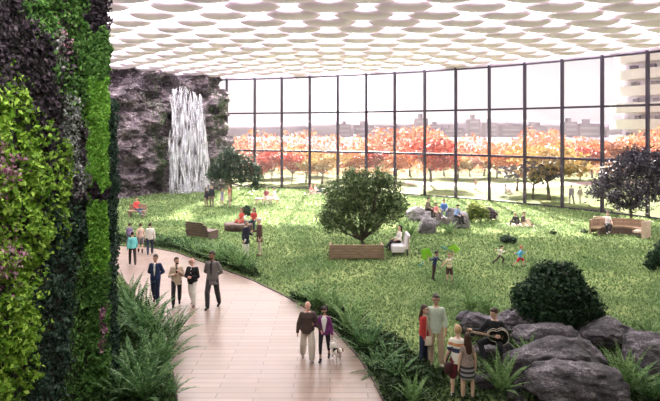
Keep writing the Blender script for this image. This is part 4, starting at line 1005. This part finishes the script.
stand('bald man in sunglasses, black jacket and white trousers walking on the path', 192.5, 306, 258, -12, mix(WK, **FRONT), [('trousers', (.8, .76, .7), {'wide': .02}), ('blazer', (.014, .013, .016), {'hem': -.13}), ('shirt_front', wht, {'low': .22, 'w': .025}), ('sunglasses', (.05, .015, .015)), ('shoes', (.3, .22, .18))], .02, skin='pink', hairstyle='bald', look=(-35, 0), vox=NEAR, build=1.08, group=w4)
stand('tall man in a grey suit and dark shirt looking aside on the path', 212.5, 309, 250.5, -8, mix(WK2, **BACK), [('trousers', (.05, .045, .05), {'wide': .012}), ('blazer', (.15, .135, .135), {'hem': -.2}), ('shirt_front', (.03, .028, .034), {'low': .08}), ('beard', (.02, .014, .012)), ('shoes', blk)], .02, skin='brown', look=(-30, -5), vox=NEAR, group=w4)
cp = 'couple walking a small dog'
stand('broad bald man in a dark brown sweater and pale trousers walking with a woman', 307.5, 361, 301, 8, mix(WK, LA=((.3, .0, -1), (.3, -.5, -.5)), RA=((-.28, .05, -1), (-.12, -.1, -1))), [('trousers', (.6, .54, .47), {'wide': .03}), ('sweater', (.075, .05, .045), {'hem': -.12}), ('shoes', (.25, .2, .18))], .02, skin='pink', hairstyle='bald', look=(15, -12), vox=NEAR, build=1.18, group=cp)
wm = stand('woman in a purple cardigan and black leggings walking arm in arm', 324.5, 361, 306, -6, mix(WK2, RA=((-.35, .0, -1), (-.25, -.7, .4)), LA=((.25, .05, -1), (.12, -.2, -1))), [('leggings', (.02, .017, .022), {'upto': 1.55}), ('cardigan', (.16, .035, .14), {'hem': -.1}), ('shirt_front', (.75, .72, .72), {'low': -.06, 'w': .085}), ('sunglasses', blk), ('sandals', (.04, .03, .03))], .02, skin='tan', female=True, hair=(.03, .015, .015), hairstyle='curly', look=(10, -20), vox=NEAR, group=cp)
# her handbag
m_bagw = plain((.75, .7, .66), .5, 'white leather')
w = wm['L']['W'] + Vector((0.02, -.02, -.12)); t = tag(empty('handbag', w), 'small white handbag held by the woman in the purple cardigan', 'bag')
mb = MB(); mb.loft([(0, 0, -.2), (0, 0, -.185), (0, 0, -.08)], [.085, .095, .07], [.04, .045, .03], (1, 0, 0), 14); mb.build('bag', m_bagw, t)
mb = MB(); mb.tube([(.08 * math.cos(a * .314), 0, -.09 + .11 * math.sin(a * .314)) for a in range(11)], [.008] * 11, 6); mb.build('handle', m_bagw, t)
# the dog
def dog(label, px, py, h, yaw):
    p = G(px, py) + PZ; t = tag(empty('dog', p, R(yaw), h / .38), label, 'dog')
    mb = MB(); m_dw = plain((.72, .66, .62), .9, 'white fur', .15, 40); m_db = plain((.03, .022, .022), .9, 'black fur', .2, 40); m_br = plain((.22, .11, .06), .9, 'brown fur', .2, 40)
    mb.loft([(0, .2, .23), (0, .15, .235), (0, .02, .225), (0, -.1, .225), (0, -.17, .26), (0, -.2, .3)], [.03, .062, .06, .078, .062, .045], [.03, .065, .065, .085, .07, .05], (1, 0, 0), 14)
    mb.cap((0, -.16, .27), (0, -.22, .34), .05, .042); mb.ell((0, -.245, .36), (.05, .056, .048)); mb.cap((0, -.28, .352), (0, -.33, .34), .028, .02)
    for s in (1, -1):
        mb.cap((s * .045, -.13, .2), (s * .045, -.115, .11), .036, .02); mb.cap((s * .045, -.115, .11), (s * .045, -.125, .02), .02, .016); mb.cap((s * .045, -.12, .016), (s * .045, -.15, .014), .018, .016)
        mb.cap((s * .045, .14, .21), (s * .05, .09, .14), .045, .03); mb.cap((s * .05, .09, .14), (s * .05, .17, .095), .027, .017); mb.cap((s * .05, .17, .095), (s * .05, .155, .018), .016, .015); mb.cap((s * .05, .15, .016), (s * .05, .12, .014), .018, .016)
    mb.cap((0, .19, .26), (0, .25, .33), .02, .012); mb.cap((0, .25, .33), (0, .25, .4), .013, .008)
    mb.build('body', m_dw, t, remesh=.008)
    mb = MB(); mb.loft([(0, .13, .25), (0, .05, .245), (0, -.05, .245)], [.05, .069, .05], [.05, .06, .06], (1, 0, 0), 14); mb.build('saddle_patch', m_db, t)
    for s in (1, -1): mb = MB(); mb.loft([(s * .03, -.225, .4), (s * .058, -.235, .375), (s * .068, -.245, .32)], [.012, .024, .012], [.02, .026, .014], None, 8); mb.build('ear', m_br, t)
    mb = MB(); mb.ell((0, -.335, .347), (.013, .012, .011), None, 8, 5); mb.build('nose', m_db, t)
    for s in (1, -1): mb = MB(); mb.ell((s * .022, -.29, .377), (.007, .006, .007), None, 8, 5); mb.build('eye', m_db, t)
    mb = MB(); mb.loft([(0, -.18, .29), (0, -.195, .31)], [.054, .052], [.054, .052], (1, 0, 0), 14); mb.build('collar', plain((.3, .03, .03), .6, 'collar'), t)
dog('small white dog with black and brown patches walking beside the couple', 336.5, 362.5, .42, 20)
# walkers at the far bend of the path
w3 = 'people walking away at the bend of the path'
stand('child in a cyan top walking behind the others at the path bend', 132.5, 265, 231.5, 205, mix(WK, lean=(0, 0, 1)), [('trousers', (.05, .035, .035)), ('jacket', (.15, .5, .52)), ('hat', (.42, .25, .4)), ('shoes', blk)], .02, group=w3, lean=(0, -.08, 1))
stand('person in a purple top furthest away at the path bend', 129.5, 246, 223.5, 190, WK2, [('trousers', (.1, .1, .14)), ('jacket', (.2, .15, .28)), ('shoes', blk)], .02, skin='tan', group=w3)
stand('woman in a beige top and short grey skirt walking away with her back turned', 140.5, 253, 223, 195, WK, [('shorts', (.2, .19, .2), {'upto': .75}), ('shirt', (.62, .44, .38), {'sleeve': .3}), ('boots', (.06, .04, .035))], .02, female=True, hairstyle='bun', group=w3)
stand('man in a white jacket and dark jeans walking away along the path', 150, 254.5, 222.5, 200, WK2, [('trousers', (.03, .04, .08)), ('jacket', (.66, .63, .58), {'hem': -.12}), ('shoes', blk)], .02, group=w3, hair=(.06, .04, .03))
# old couple at the lawn edge
oc = 'old couple talking on the lawn'
stand('white haired person in a long navy jacket and white trousers standing at the lawn edge', 246, 257.5, 220, 65, mix(S, LA=((.15, -.1, -1), (-.2, -.8, -.1))), [('trousers', (.72, .68, .64)), ('jacket', (.02, .02, .04), {'hem': -.3, 'flare': .02}), ('shoes', (.3, .28, .27))], hair=(.1, .09, .09), group=oc)
stand('grey haired person in a dark brown coat and khaki trousers facing the one in navy', 259.5, 256, 217.5, -75, mix(S, RA=((-.15, -.15, -1), (.3, -.8, .1))), [('trousers', (.5, .42, .32)), ('jacket', (.09, .045, .04), {'hem': -.3, 'flare': .02}), ('shoes', (.12, .05, .04))], hair=(.5, .48, .46), group=oc, skin='pink')
# seated people; hip: pelvis height above the ground
def sit(label, p, yaw, outfit, hip, pose=None, height=1.7, **k): return person(label, p, yaw, pose or SIT, outfit, hip=hip, height=height, **k)
def off(px, py, dy=0, dx=0, z=0): g = G(px, py); return Vector((g.x + dx, g.y + dy, z))
wr_ = 'women on the round bench'
sit('woman in a red top with bare legs sitting on the round dark bench', off(240.5, 231, .45), -35, [('skirt', (.4, .06, .05)), ('shirt', (.5, .08, .06), {'sleeve': .4}), ('sunglasses', blk), ('sandals', (.4, .3, .25))], .53, female=True, hair=(.1, .04, .02), hairstyle='long', group=wr_, skin='tan')
sit('woman in a dark red top on the round dark bench behind the old couple', off(252.5, 231, .6), -10, [('trousers', (.03, .07, .07)), ('shirt', (.42, .05, .05), {'sleeve': .6}), ('sunglasses', blk), ('shoes', blk)], .53, female=True, hair=(.03, .02, .02), hairstyle='long', group=wr_, skin='tan')
sit('man in a red top reclining on the small bench by the rock wall', off(137, 216.5, 0), 50, [('trousers', (.05, .07, .13)), ('jacket', (.5, .06, .06)), ('shoes', (.3, .3, .3))], .55, mix(SIT, LL=((.1, -1, -.1), (0, -.8, -.6)), RL=((-.1, -1, -.15), (0, -.85, -.5))), hair=(.02, .015, .015), lean=(0, .15, 1), skin='tan')
sb = 'pair on the sunny bench'
sit('person in a brownish red top sitting on the sunny bench near the glass', off(266.5, 203.5, 0), -10, [('trousers', (.62, .5, .45)), ('shirt', (.24, .07, .09), {'sleeve': .6}), ('shoes', wht)], .55, group=sb, hair=(.03, .015, .02))
sit('woman in white with black hair at the end of the sunny bench', off(275.3, 203.5, .0), -55, [('trousers', (.65, .6, .6)), ('shirt', (.8, .75, .75), {'sleeve': 1}), ('shoes', (.1, .1, .1))], .55, lean=(0, -.2, 1), female=True, hair=(.02, .015, .02), group=sb)
# picnic near the glass
m_blank = plain((.6, .42, .38), .9, 'blanket')
def rug(px, py, w, d, label, mat, rz=0):
    mb = MB(); mb.box((-w / 2, -d / 2, 0.0), (w / 2, d / 2, .03)); o = mb.build('picnic_blanket', mat, None, False, .01); o.location = G(px, py); o.rotation_euler = (0, 0, rz); return tag(o, label, 'blanket')
rug(315.5, 193.5, 2.2, 1.5, 'pinkish picnic blanket on the lawn close to the glass wall', m_blank)
pg = 'picnickers by the glass wall'
sit('person in a salmon top sitting on the picnic blanket by the glass', off(311, 193.5, z=.03), 40, [('trousers', (.5, .42, .4)), ('shirt', (.5, .2, .17), {'sleeve': .6}), ('shoes', wht)], .12, GR, female=True, hair=(.1, .05, .03), group=pg)
sit('person leaning back on the picnic blanket with legs stretched out', off(316.5, 193.5, z=.03), 70, [('trousers', (.06, .1, .12)), ('shirt', (.55, .5, .45), {'sleeve': .6}), ('shoes', blk)], .12, mix(GR, LL=((.1, -1, .2), (0, -1, -.25)), RL=((-.1, -.85, .5), (0, -.7, -.6)), LA=((.2, .6, -.8), (.1, .2, -1))), lean=(0, .35, 1), hair=(.15, .08, .05), group=pg)
# the pair near the waterfall, two and two
wg = 'people standing by the waterfall'
stand('woman in dark clothes standing beside the man in black near the waterfall', 206.5, 207, 187.5, 60, S, [('trousers', (.2, .15, .12)), ('jacket', (.03, .025, .035), {'hem': -.2}), ('shoes', blk)], female=True, hair=(.03, .02, .02), group=wg, hairstyle='long')
stand('man in a black top and brown trousers standing near the waterfall', 211.7, 207, 184.8, -20, S, [('trousers', (.14, .1, .085)), ('sweater', (.02, .02, .03)), ('shoes', blk)], hair=(.02, .02, .02), group=wg)
stand('girl in a bluish grey dress standing under the dark tree', 222, 206, 188, 60, S, [('skirt', (.3, .25, .32), {'len': .4, 'flare': .04}), ('shirt', (.22, .24, .33), {'sleeve': .5}), ('shoes', wht)], female=True, hair=(.08, .04, .03), group=wg, hairstyle='long')
stand('man in a rusty brown top and khaki trousers standing under the dark tree', 229.5, 206.5, 184.3, -70, mix(S, RA=((-.2, -.1, -1), (.2, -.8, .2))), [('trousers', khaki), ('shirt', (.34, .13, .08), {'sleeve': .7}), ('shoes', blk)], hair=(.05, .03, .02), group=wg, skin='tan')
# the lounge chair sitter
sit('woman in a white top with crossed dark legs sitting on the white lounge chair', off(400, 255, .45), -68, [('trousers', (.03, .025, .03)), ('shirt', (.72, .66, .62), {'sleeve': 1.6}), ('shoes', blk)], .6, mix(SIT, LL=((-.1, -1, .12), (.0, -.75, -.7)), RL=((.08, -1, .0), (.05, -.2, -1))), lean=(0, .12, 1), female=True, hair=(.03, .015, .012), hairstyle='long', height=1.62)
# four on the rocks
rk = 'four people sitting on the pale rocks'
def onrock(label, px, py, hz, yaw, outfit, Y, **k):
    p = A(px, py, Y); return sit(label, Vector((p.x, Y, 0)), yaw, outfit, hz, **k)
onrock('person in a dark brown jacket sitting highest on the pale rocks', 427, 207, 1.12, 55, [('trousers', (.03, .025, .03)), ('jacket', (.15, .11, .1)), ('shoes', blk)], 33.0, group=rk, lean=(0, -.15, 1), hair=(.02, .015, .02), height=1.6)
onrock('child in a pink top sitting second on the pale rocks', 435.5, 210, .97, 25, [('trousers', (.16, .09, .09)), ('shirt', (.72, .25, .28), {'sleeve': 1}), ('shoes', blk)], 32.6, group=rk, lean=(0, -.15, 1), hair=(.02, .015, .02), height=1.3)
onrock('boy in a bright blue top sitting third on the pale rocks', 444, 209, 1.06, -10, [('trousers', (.12, .15, .24)), ('shirt', (.1, .2, .5), {'sleeve': 1.5}), ('shoes', wht)], 33.0, group=rk, lean=(0, -.15, 1), hair=(.03, .02, .02), height=1.5)
onrock('boy in blue and white on the sloping slab ending the pale rocks', 456, 213, .82, 40, [('trousers', (.03, .03, .035)), ('shirt', (.22, .32, .52), {'sleeve': 1.7}), ('shoes', blk)], 32.3, group=rk, lean=(0, -.2, 1), hair=(.02, .015, .015), height=1.55, look=(0, -20))
# boys with kites
kb = 'boys with green kites'
k1 = stand('boy in a navy top carrying a green kite behind his back', 434.5, 280, 251, 60, mix(S, RA=((-.6, .5, -.3), (-.3, .4, .6)), LA=((.25, -.6, -.6), (.1, -.8, -.3)), LL=((.1, .12, -1), (0, .3, -1))), [('trousers', (.06, .03, .035)), ('shirt', (.03, .04, .1), {'sleeve': 1.5}), ('shoes', blk)], hair=(.02, .012, .01), lean=(0, -.18, 1), group=kb, skin='tan')
k2 = stand('boy in a yellow striped top and dark shorts holding a green kite above his head', 449.5, 282.5, 253.5, -20, mix(S, LA=((.25, -.1, 1), (-.05, -.1, 1)), RA=((-.35, -.5, -.7), (-.5, -.6, -.5))), [('shorts', (.07, .03, .03), {'upto': .85}), ('shirt', stripes([(.6, .5, .2), (.75, .7, .6), (.6, .45, .15), (.75, .7, .6), (.6, .5, .2), (.75, .7, .6)], [0, .17, .33, .5, .67, .83], .9, 1.42), {'sleeve': .6}), ('shoes', (.06, .05, .05))], hair=(.25, .13, .07), group=kb)
m_kite = leafmat([(.3, .62, .04), (.42, .72, .1)], 'green kite sail', .4); m_kiteb = plain((.05, .3, .35), .6, 'kite tail')
def kite(c, label, rot, w, h):
    t = tag(empty('kite', c), label, 'kite', 'green kites'); t.rotation_euler = rot
    mb = MB(); mb.v = [Vector(v) for v in ((0, -.015, h / 2), (w / 2, .02, .1 * h), (0, -.015, -h / 2), (-w / 2, .02, .1 * h), (0, .012, h / 2), (w / 2, .03, .1 * h), (0, .012, -h / 2), (-w / 2, .03, .1 * h))]
    mb.f = [(0, 3, 2), (0, 2, 1), (4, 6, 7), (4, 5, 6), (0, 1, 5, 4), (1, 2, 6, 5), (2, 3, 7, 6), (3, 0, 4, 7)]; mb.build('sail', m_kite, t, False)
    mb = MB(); mb.cap((0, .03, -h / 2), (0, .03, h / 2), .008, .008, 6); mb.cap((-w / 2, .035, .1 * h), (w / 2, .035, .1 * h), .008, .008, 6); mb.build('spar', m_kiteb, t)
    mb = MB(); mb.tube([(0, 0, -h / 2), (.05, 0, -h / 2 - .12), (-.04, 0, -h / 2 - .25), (.03, .02, -h / 2 - .36)], [.02, .03, .02, .008], 6); mb.build('tail', m_kiteb, t)
w = k1['R']['W']; kite(w + Vector((-.08, .06, .1)), 'big green kite behind the back of the boy in navy', (R(10), R(25), R(-15)), .5, .58)
w = k2['L']['W']; kite(w + Vector((0.02, .0, .12)), 'green kite held up above the head of the boy in stripes', (R(62), R(80), R(10)), .36, .62)
rn = 'children running on the lawn'
RUN = dict(LA=((.35, -.5, -.7), (.1, -.9, .3)), RA=((-.4, .7, -.5), (-.3, .6, .1)), LL=((.05, -.75, -.75), (0, .25, -1)), RL=((-.05, .55, -.85), (0, .8, -.6)))
stand('dark haired boy in a white shirt and dark dungarees running across the lawn', 500, 264.5, 243.8, 72, mix(RUN, RA=((-.7, .75, .2), (-.5, .8, .2))), [('trousers', (.06, .03, .035)), ('shirt', (.72, .66, .62), {'sleeve': 1.5}), ('shoes', blk)], hair=(.02, .012, .012), lean=(0, -.22, 1), group=rn)
stand('child with a red cap, blue top and red shorts running behind the dark haired boy', 520, 267.5, 244, 78, RUN, [('shorts', (.5, .03, .06), {'upto': .75}), ('jacket', (.1, .38, .58)), ('shoes', (.06, .04, .04)), ('hat', (.5, .16, .1))], hair=(.4, .15, .08), lean=(0, -.12, 1), group=rn)
# pair on the lawn
rug(521.5, 225.3, 1.5, 1.0, 'pale blanket under the two people sitting on the right part of the lawn', plain((.62, .5, .42), .9, 'pale blanket'))
lp_ = 'pair sitting together on the lawn'
sit('person in dark clothes bent over on the pale lawn blanket', off(517, 225, z=.03), -50, [('trousers', (.05, .05, .05)), ('jacket', (.035, .03, .035)), ('shoes', wht)], .12, GR, lean=(0, -.35, 1), hair=(.4, .28, .16), group=lp_, height=1.55)
sit('person with a dark jacket and pale trousers on the pale lawn blanket', off(523, 225.3, .1, z=.03), 45, [('trousers', (.55, .45, .36)), ('jacket', (.06, .045, .04)), ('shoes', (.2, .12, .1))], .12, GR, lean=(0, -.15, 1), hair=(.06, .035, .03), group=lp_, height=1.55)
sit('woman in a white top and black trousers sitting on the long curved bench', off(609.5, 234.5, .2), -12, [('trousers', (.03, .025, .03)), ('shirt', (.78, .72, .7), {'sleeve': .5}), ('shoes', (.7, .65, .65))], .55, mix(SIT, LL=((.0, -1, .06), (-.5, -.3, -1)), RA=((-1, .1, .0), (-1, .1, .05))), female=True, hair=(.02, .015, .02), height=1.6)
# people outside the glass
og = 'people walking outside the glass'
stand('person in a grey jacket walking away outside beyond the glass wall', 571.5, 204, 184.5, 180, WK, [('trousers', (.16, .14, .18)), ('jacket', (.24, .21, .26), {'hem': -.15}), ('shoes', blk)], hair=(.06, .05, .06), group=og)
stand('person in pale trousers walking outside beside the one in grey', 580, 203, 186, 185, WK2, [('trousers', (.6, .55, .45)), ('jacket', (.4, .36, .3)), ('shoes', blk)], hair=(.1, .07, .05), group=og, female=True)
stand('distant person in brown standing on the grass outside the glass', 475.5, 190, 177.5, 30, S, [('trousers', (.5, .4, .35)), ('jacket', (.3, .18, .15)), ('shoes', blk)], group=og)
sit('distant person in pale clothes sitting on the grass outside the glass', off(505.5, 193.5), 60, [('trousers', (.6, .5, .5)), ('shirt', (.75, .65, .68)), ('shoes', wht)], .12, GR, group=og)
# standing couple at the boulders
sc_ = 'couple standing by the boulders'
stand('man with glasses in a pale green shirt and beige trousers standing by the boulders', 436, 365.5, 293.5, -10, mix(S, LA=((.22, .05, -1), (.0, -.25, -1)), RA=((-.3, .1, -1), (-.15, .1, -1))), [('trousers', (.5, .37, .26), {'wide': .018}), ('shirt', (.5, .56, .47), {'sleeve': 1.5, 'hem': -.14}), ('glasses', blk), ('shoes', (.5, .42, .36))], skin='tan', hair=(.03, .018, .015), look=(5, -5), vox=NEAR, group=sc_)
stand('woman in a red cardigan and dark jeans standing close to the man in pale green', 424, 365.5, 304.5, 58, mix(S, RA=((-.15, .0, -1), (.1, -.35, -1)), LA=((.1, .0, -1), (.2, -.5, -.6))), [('trousers', (.025, .03, .06)), ('cardigan', (.5, .05, .05), {'hem': -.1}), ('shirt_front', (.7, .62, .55), {'low': -.05, 'w': .05}), ('sunglasses', blk), ('shoes', (.5, .42, .4))], female=True, hair=(.05, .025, .018), hairstyle='long', vox=NEAR, group=sc_, skin='fair')
t = tag(empty('shoulder_bag', G(425.5, 365.5) + Vector((.05, -.17, .78))), 'cream bag hanging at the side of the woman in the red cardigan', 'bag')
mb = MB(); mb.loft([(0, 0, -.2), (0, 0, -.18), (0, 0, .02)], [.09, .1, .07], [.035, .04, .025], (1, 0, 0), 14); mb.build('bag', plain((.62, .52, .4), .7, 'cream canvas'), t)
mb = MB(); mb.tube([(-.06, 0, 0), (-.05, .03, .25), (-.03, .06, .48)], [.01] * 3, 6); mb.build('strap', plain((.5, .4, .3), .7, 'strap'), t)
cb = 'couple seen from behind by the boulders'
m_st = stripes([(.72, .68, .62), (.72, .68, .62), (.03, .04, .1), (.72, .68, .62), (.5, .2, .08), (.72, .68, .62)], [0, .3, .42, .58, .66, .76], .82, 1.5)
stand('man in red shorts and a white banded top seen from behind', 458, 397, 325, 165, mix(S, LA=((.2, .0, -1), (.3, -.4, -1)), RA=((-.25, 0, -1), (-.1, -.2, -1))), [('shorts', (.16, .025, .04), {'upto': .95}), ('shirt', m_st, {'sleeve': .75, 'hem': -.12}), ('shoes', (.6, .56, .56))], hair=(.4, .26, .14), look=(20, 0), vox=NEAR, group=cb)
m_sk = stripes([(.02, .02, .025), (.3, .28, .3)] * 5, [i / 10 for i in range(10)], .5, 1.08)
m_lace = plain((.3, .22, .2), .9, 'lace', .6, 40)
stand('long haired woman in a striped skirt seen from behind beside the red shorts', 467.5, 400, 333, 185, S, [('skirt', m_sk, {'len': .38}), ('shirt', m_lace, {'sleeve': .3}), ('shoes', (.05, .04, .045))], female=True, hair=(.05, .022, .016), hairstyle='long', vox=NEAR, group=cb, look=(-15, 0))
mb = MB(); p = G(453, 397) + Vector((-.12, -.08, .74)); t = tag(empty('backpack', p), 'dark maroon bag hanging beside the man in red shorts', 'bag')
mb.loft([(0, 0, -.17), (0, 0, -.14), (0, 0, .04), (0, 0, .07)], [.09, .11, .1, .06], [.05, .06, .055, .03], (1, .2, 0), 14); mb.build('bag', plain((.06, .02, .025), .7, 'maroon cloth'), t)
mb = MB(); mb.tube([(-.05, 0, .06), (.05, .02, .3), (.14, .06, .46)], [.012] * 3, 6); mb.build('strap', plain((.04, .015, .02), .7, 'dark strap'), t)
# guitarist
gp_ = A(495, 345, 13.4); gl_ = Vector((gp_.x, 13.4, 0))
gi = person('man in black clothes sitting on a boulder playing a guitar', gl_, -28, mix(SIT, LA=((.45, -.05, -.85), (-.5, -.85, .12)), RA=((-.5, -.45, -.7), (-.6, -.75, .2)), LL=((.25, -1, .05), (-.1, .1, -1)), RL=((-.4, -.9, .05), (.3, -.1, -1))), [('trousers', (.018, .017, .022)), ('sweater', (.014, .014, .018), {'hem': -.1}), ('shoes', (.1, .09, .09))], hip=.78, height=1.78, lean=(0, -.08, 1), hair=(.05, .03, .02), look=(-35, -8), vox=NEAR, skin='fair')
fw = gi['fwd']; lf = Vector((-fw.y, fw.x, 0)); lf = -lf if lf.dot(gi['L']['S'] - gi['R']['S']) < 0 else lf
gc_ = gi['P'] + fw * .25 + Vector((0, 0, .21)) + lf * .12
ax = (gi['R']['W'] + fw * .03 - gc_).normalized(); nz_ = (fw - ax * fw.dot(ax)).normalized(); ay = nz_.cross(ax)
t = tag(empty('guitar', gc_), 'black acoustic guitar with a pale edge held by the man in black', 'guitar')
Mg = Matrix((ax, ay, nz_)).transposed().to_4x4()
def outline8(s=1.0):
    o = []
    for k in range(40):
        a = 6.2832 * k / 40; x = .245 * math.cos(a); wd = .2 - .045 * (x / .245) - .055 * math.exp(-((x - .045) / .07) ** 2); o.append((x * s, wd * math.sin(a) * s * (1 - .12 * abs(math.cos(a)) ** 4)))
    return o
mb = MB(); mb.prism(outline8(), -.05, .05); gbody = mb.build('body', plain((.012, .011, .012), .25, 'black lacquer', .05), t, False, .006, M=Mg)
for z in (.05, -.05):
    mb = MB(); q = outline8(1.005); q = [Vector((a, b_, z)) for a, b_ in q]; mb.tube(q + [q[0]], [.006] * 41, 6); mb.build('edge_binding', plain((.7, .62, .48), .5, 'cream binding'), gbody, M=Mg)
mb = MB(); mb.box((.2, -.026, .05), (.62, .026, .075)); mb.build('neck', plain((.3, .19, .11), .4, 'neck wood'), t, False, .006, M=Mg)
mb = MB(); mb.box((.62, -.04, .045), (.76, .04, .068)); ghead = mb.build('headstock', plain((.22, .13, .08), .4, 'headstock wood'), t, False, .006, M=Mg)
mb = MB(); mb.prism([(.1 + .042 * math.cos(6.2832 * k / 20), .042 * math.sin(6.2832 * k / 20)) for k in range(20)], .05, .053); mb.build('sound_hole', plain((.1, .07, .05), .8, 'sound hole'), gbody, False, M=Mg)
mb = MB(); mb.box((-.12, -.06, .05), (-.095, .06, .062)); mb.build('bridge', plain((.12, .06, .03), .5, 'bridge'), gbody, False, M=Mg)
for k in range(3):
    for s in (1, -1): mb = MB(); mb.cap((.645 + .04 * k, s * .04, .056), (.645 + .04 * k, s * .058, .056), .007, .009, 6); mb.build('tuning_peg', plain((.6, .58, .5), .3, 'peg', metal=.6), ghead, M=Mg)
mb = MB()
for k in range(6): mb.cap((-.1, -.02 + .008 * k, .082), (.64, -.016 + .0064 * k, .082), .0012, .0012, 4)
mb.build('strings', plain((.6, .55, .45), .3, 'string', metal=.7), t, M=Mg)

# ------------------------------------------------------------------ light, sky, camera
sun = bpy.data.lights.new('sun', 'SUN'); sun.energy = SUN; sun.angle = R(2.2); sun.color = (1, .9, .76)
so = bpy.data.objects.new('sun', sun); COL.objects.link(so)
el, az = R(28), math.atan((352 - 330) / F)
dv = Vector((-math.sin(az) * math.cos(el), -math.cos(el) * math.cos(az), -math.sin(el))); so.rotation_euler = dv.to_track_quat('-Z', 'Y').to_euler(); so.location = (5, 60, 40)
def wash(name, loc, aim, sx, sy, power, col):
    l = bpy.data.lights.new(name, 'AREA'); l.shape = 'RECTANGLE'; l.size = sx; l.size_y = sy; l.energy = power; l.color = col
    o = bpy.data.objects.new(name, l); COL.objects.link(o); o.location = loc; o.rotation_euler = (Vector(aim) - Vector(loc)).to_track_quat('-Z', 'Y').to_euler()
for nm_, lo_, hi_ in (('added_lamp_box_a', (-3.7, 5, 10.95), (-2.9, 10, 11.2)), ('added_lamp_box_b', (-2, .2, 10.86), (6, 1.8, 11.2))):   # added boxes, out of view, above the two fill lights
    mb = MB(); mb.box(lo_, hi_); tag(mb.build(nm_, m_metal, smooth=False), kind='structure')
wash('added_wall_fill', (-3.3, 7.5, 10.9), (-5.6, 9.5, 3.5), .6, 5.0, WALL_W, (1, .96, .9))       # added fill light that brightens the living wall
wash('added_front_fill', (2.0, 1.0, 10.8), (2.5, 15, 0), 8, 1.5, FRONT_W, (1, .95, .92))        # added unseen fill light for the foreground and the people
wd = bpy.data.worlds.new('world'); scene.world = wd; wd.use_nodes = True; nt = wd.node_tree; nt.nodes.clear()
out = nt.nodes.new('ShaderNodeOutputWorld'); bg = nt.nodes.new('ShaderNodeBackground'); nt.links.new(bg.outputs[0], out.inputs[0]); bg.inputs[1].default_value = WORLD
tc = nt.nodes.new('ShaderNodeTexCoord'); sp = nt.nodes.new('ShaderNodeSeparateXYZ'); nt.links.new(tc.outputs['Generated'], sp.inputs[0])
gr = ramp(nt, [(.86, .76, .82), (.98, .93, .95), (.97, .93, .97), (.78, .8, .92)], [.0, .08, .3, 1.0]); nt.links.new(sp.outputs[2], gr.inputs[0])
vd = nt.nodes.new('ShaderNodeVectorMath'); vd.operation = 'DOT_PRODUCT'; nt.links.new(tc.outputs['Generated'], vd.inputs[0])
sd = Vector(((352 - 330), F, 129 - 88)).normalized(); vd.inputs[1].default_value = sd
def powr(e, k):
    p = nt.nodes.new('ShaderNodeMath'); p.operation = 'POWER'; p.inputs[1].default_value = e; mx_ = nt.nodes.new('ShaderNodeMath'); mx_.operation = 'MAXIMUM'; mx_.inputs[1].default_value = 0
    nt.links.new(vd.outputs['Value'], mx_.inputs[0]); nt.links.new(mx_.outputs[0], p.inputs[0]); m_ = nt.nodes.new('ShaderNodeMath'); m_.operation = 'MULTIPLY'; m_.inputs[1].default_value = k; nt.links.new(p.outputs[0], m_.inputs[0]); return m_
a, b2 = powr(60, .5), powr(900, 6.0); ad = nt.nodes.new('ShaderNodeMath'); ad.operation = 'ADD'; nt.links.new(a.outputs[0], ad.inputs[0]); nt.links.new(b2.outputs[0], ad.inputs[1])
vm = nt.nodes.new('ShaderNodeVectorMath'); vm.operation = 'SCALE'; vm.inputs[0].default_value = (1, .94, .86); nt.links.new(ad.outputs[0], vm.inputs['Scale'])
va = nt.nodes.new('ShaderNodeVectorMath'); va.operation = 'ADD'; nt.links.new(gr.outputs[0], va.inputs[0]); nt.links.new(vm.outputs[0], va.inputs[1]); nt.links.new(va.outputs[0], bg.inputs[0])
def haze(name, lo, hi, dens, col, g):
    m, nt, out = new_mat(name); v = nt.nodes.new('ShaderNodeVolumeScatter'); v.inputs['Color'].default_value = c4(col); v.inputs['Density'].default_value = dens; v.inputs['Anisotropy'].default_value = g
    nt.links.new(v.outputs[0], out.inputs['Volume']); mb = MB(); mb.box(lo, hi); o = mb.build(name, m, smooth=False); return tag(o, kind='stuff')
if HAZE_OUT: h_ = haze('haze', (-400, 57.5, -.4), (500, 425, 45), HAZE_OUT, (.97, .9, .93), .2); tag(h_, 'pale sunlit haze over the park and the lake outside', 'haze')
if BLOOM_IN: h_ = haze('added_bloom', (-44, 19, .3), (47, 57, CEIL - .05), BLOOM_IN, (1, .95, .94), .75); tag(h_, 'faint added volume imitating the sun bloom inside the glass hall', 'added_bloom')  # thin scattering volume added to imitate the bloom around the sun
cam = bpy.data.cameras.new('camera'); co = bpy.data.objects.new('camera', cam); COL.objects.link(co); scene.camera = co
cam.sensor_fit = 'HORIZONTAL'; cam.sensor_width = 36; cam.lens = 36 * F / 660; cam.shift_y = -(200.5 - HOR) / 660; cam.clip_end = 3000; cam.clip_start = .1
co.location = (0, 0, CAM); co.rotation_euler = (R(90), 0, 0)
scene.view_settings.view_transform = 'Standard'; scene.view_settings.look = 'None'; scene.view_settings.gamma = 1; scene.view_settings.exposure = EXPO; scene.view_settings.use_curve_mapping = False
scene.cycles.use_denoising = True; scene.cycles.max_bounces = 8; scene.cycles.transparent_max_bounces = 24; scene.cycles.volume_bounces = 0; scene.cycles.sample_clamp_indirect = 6
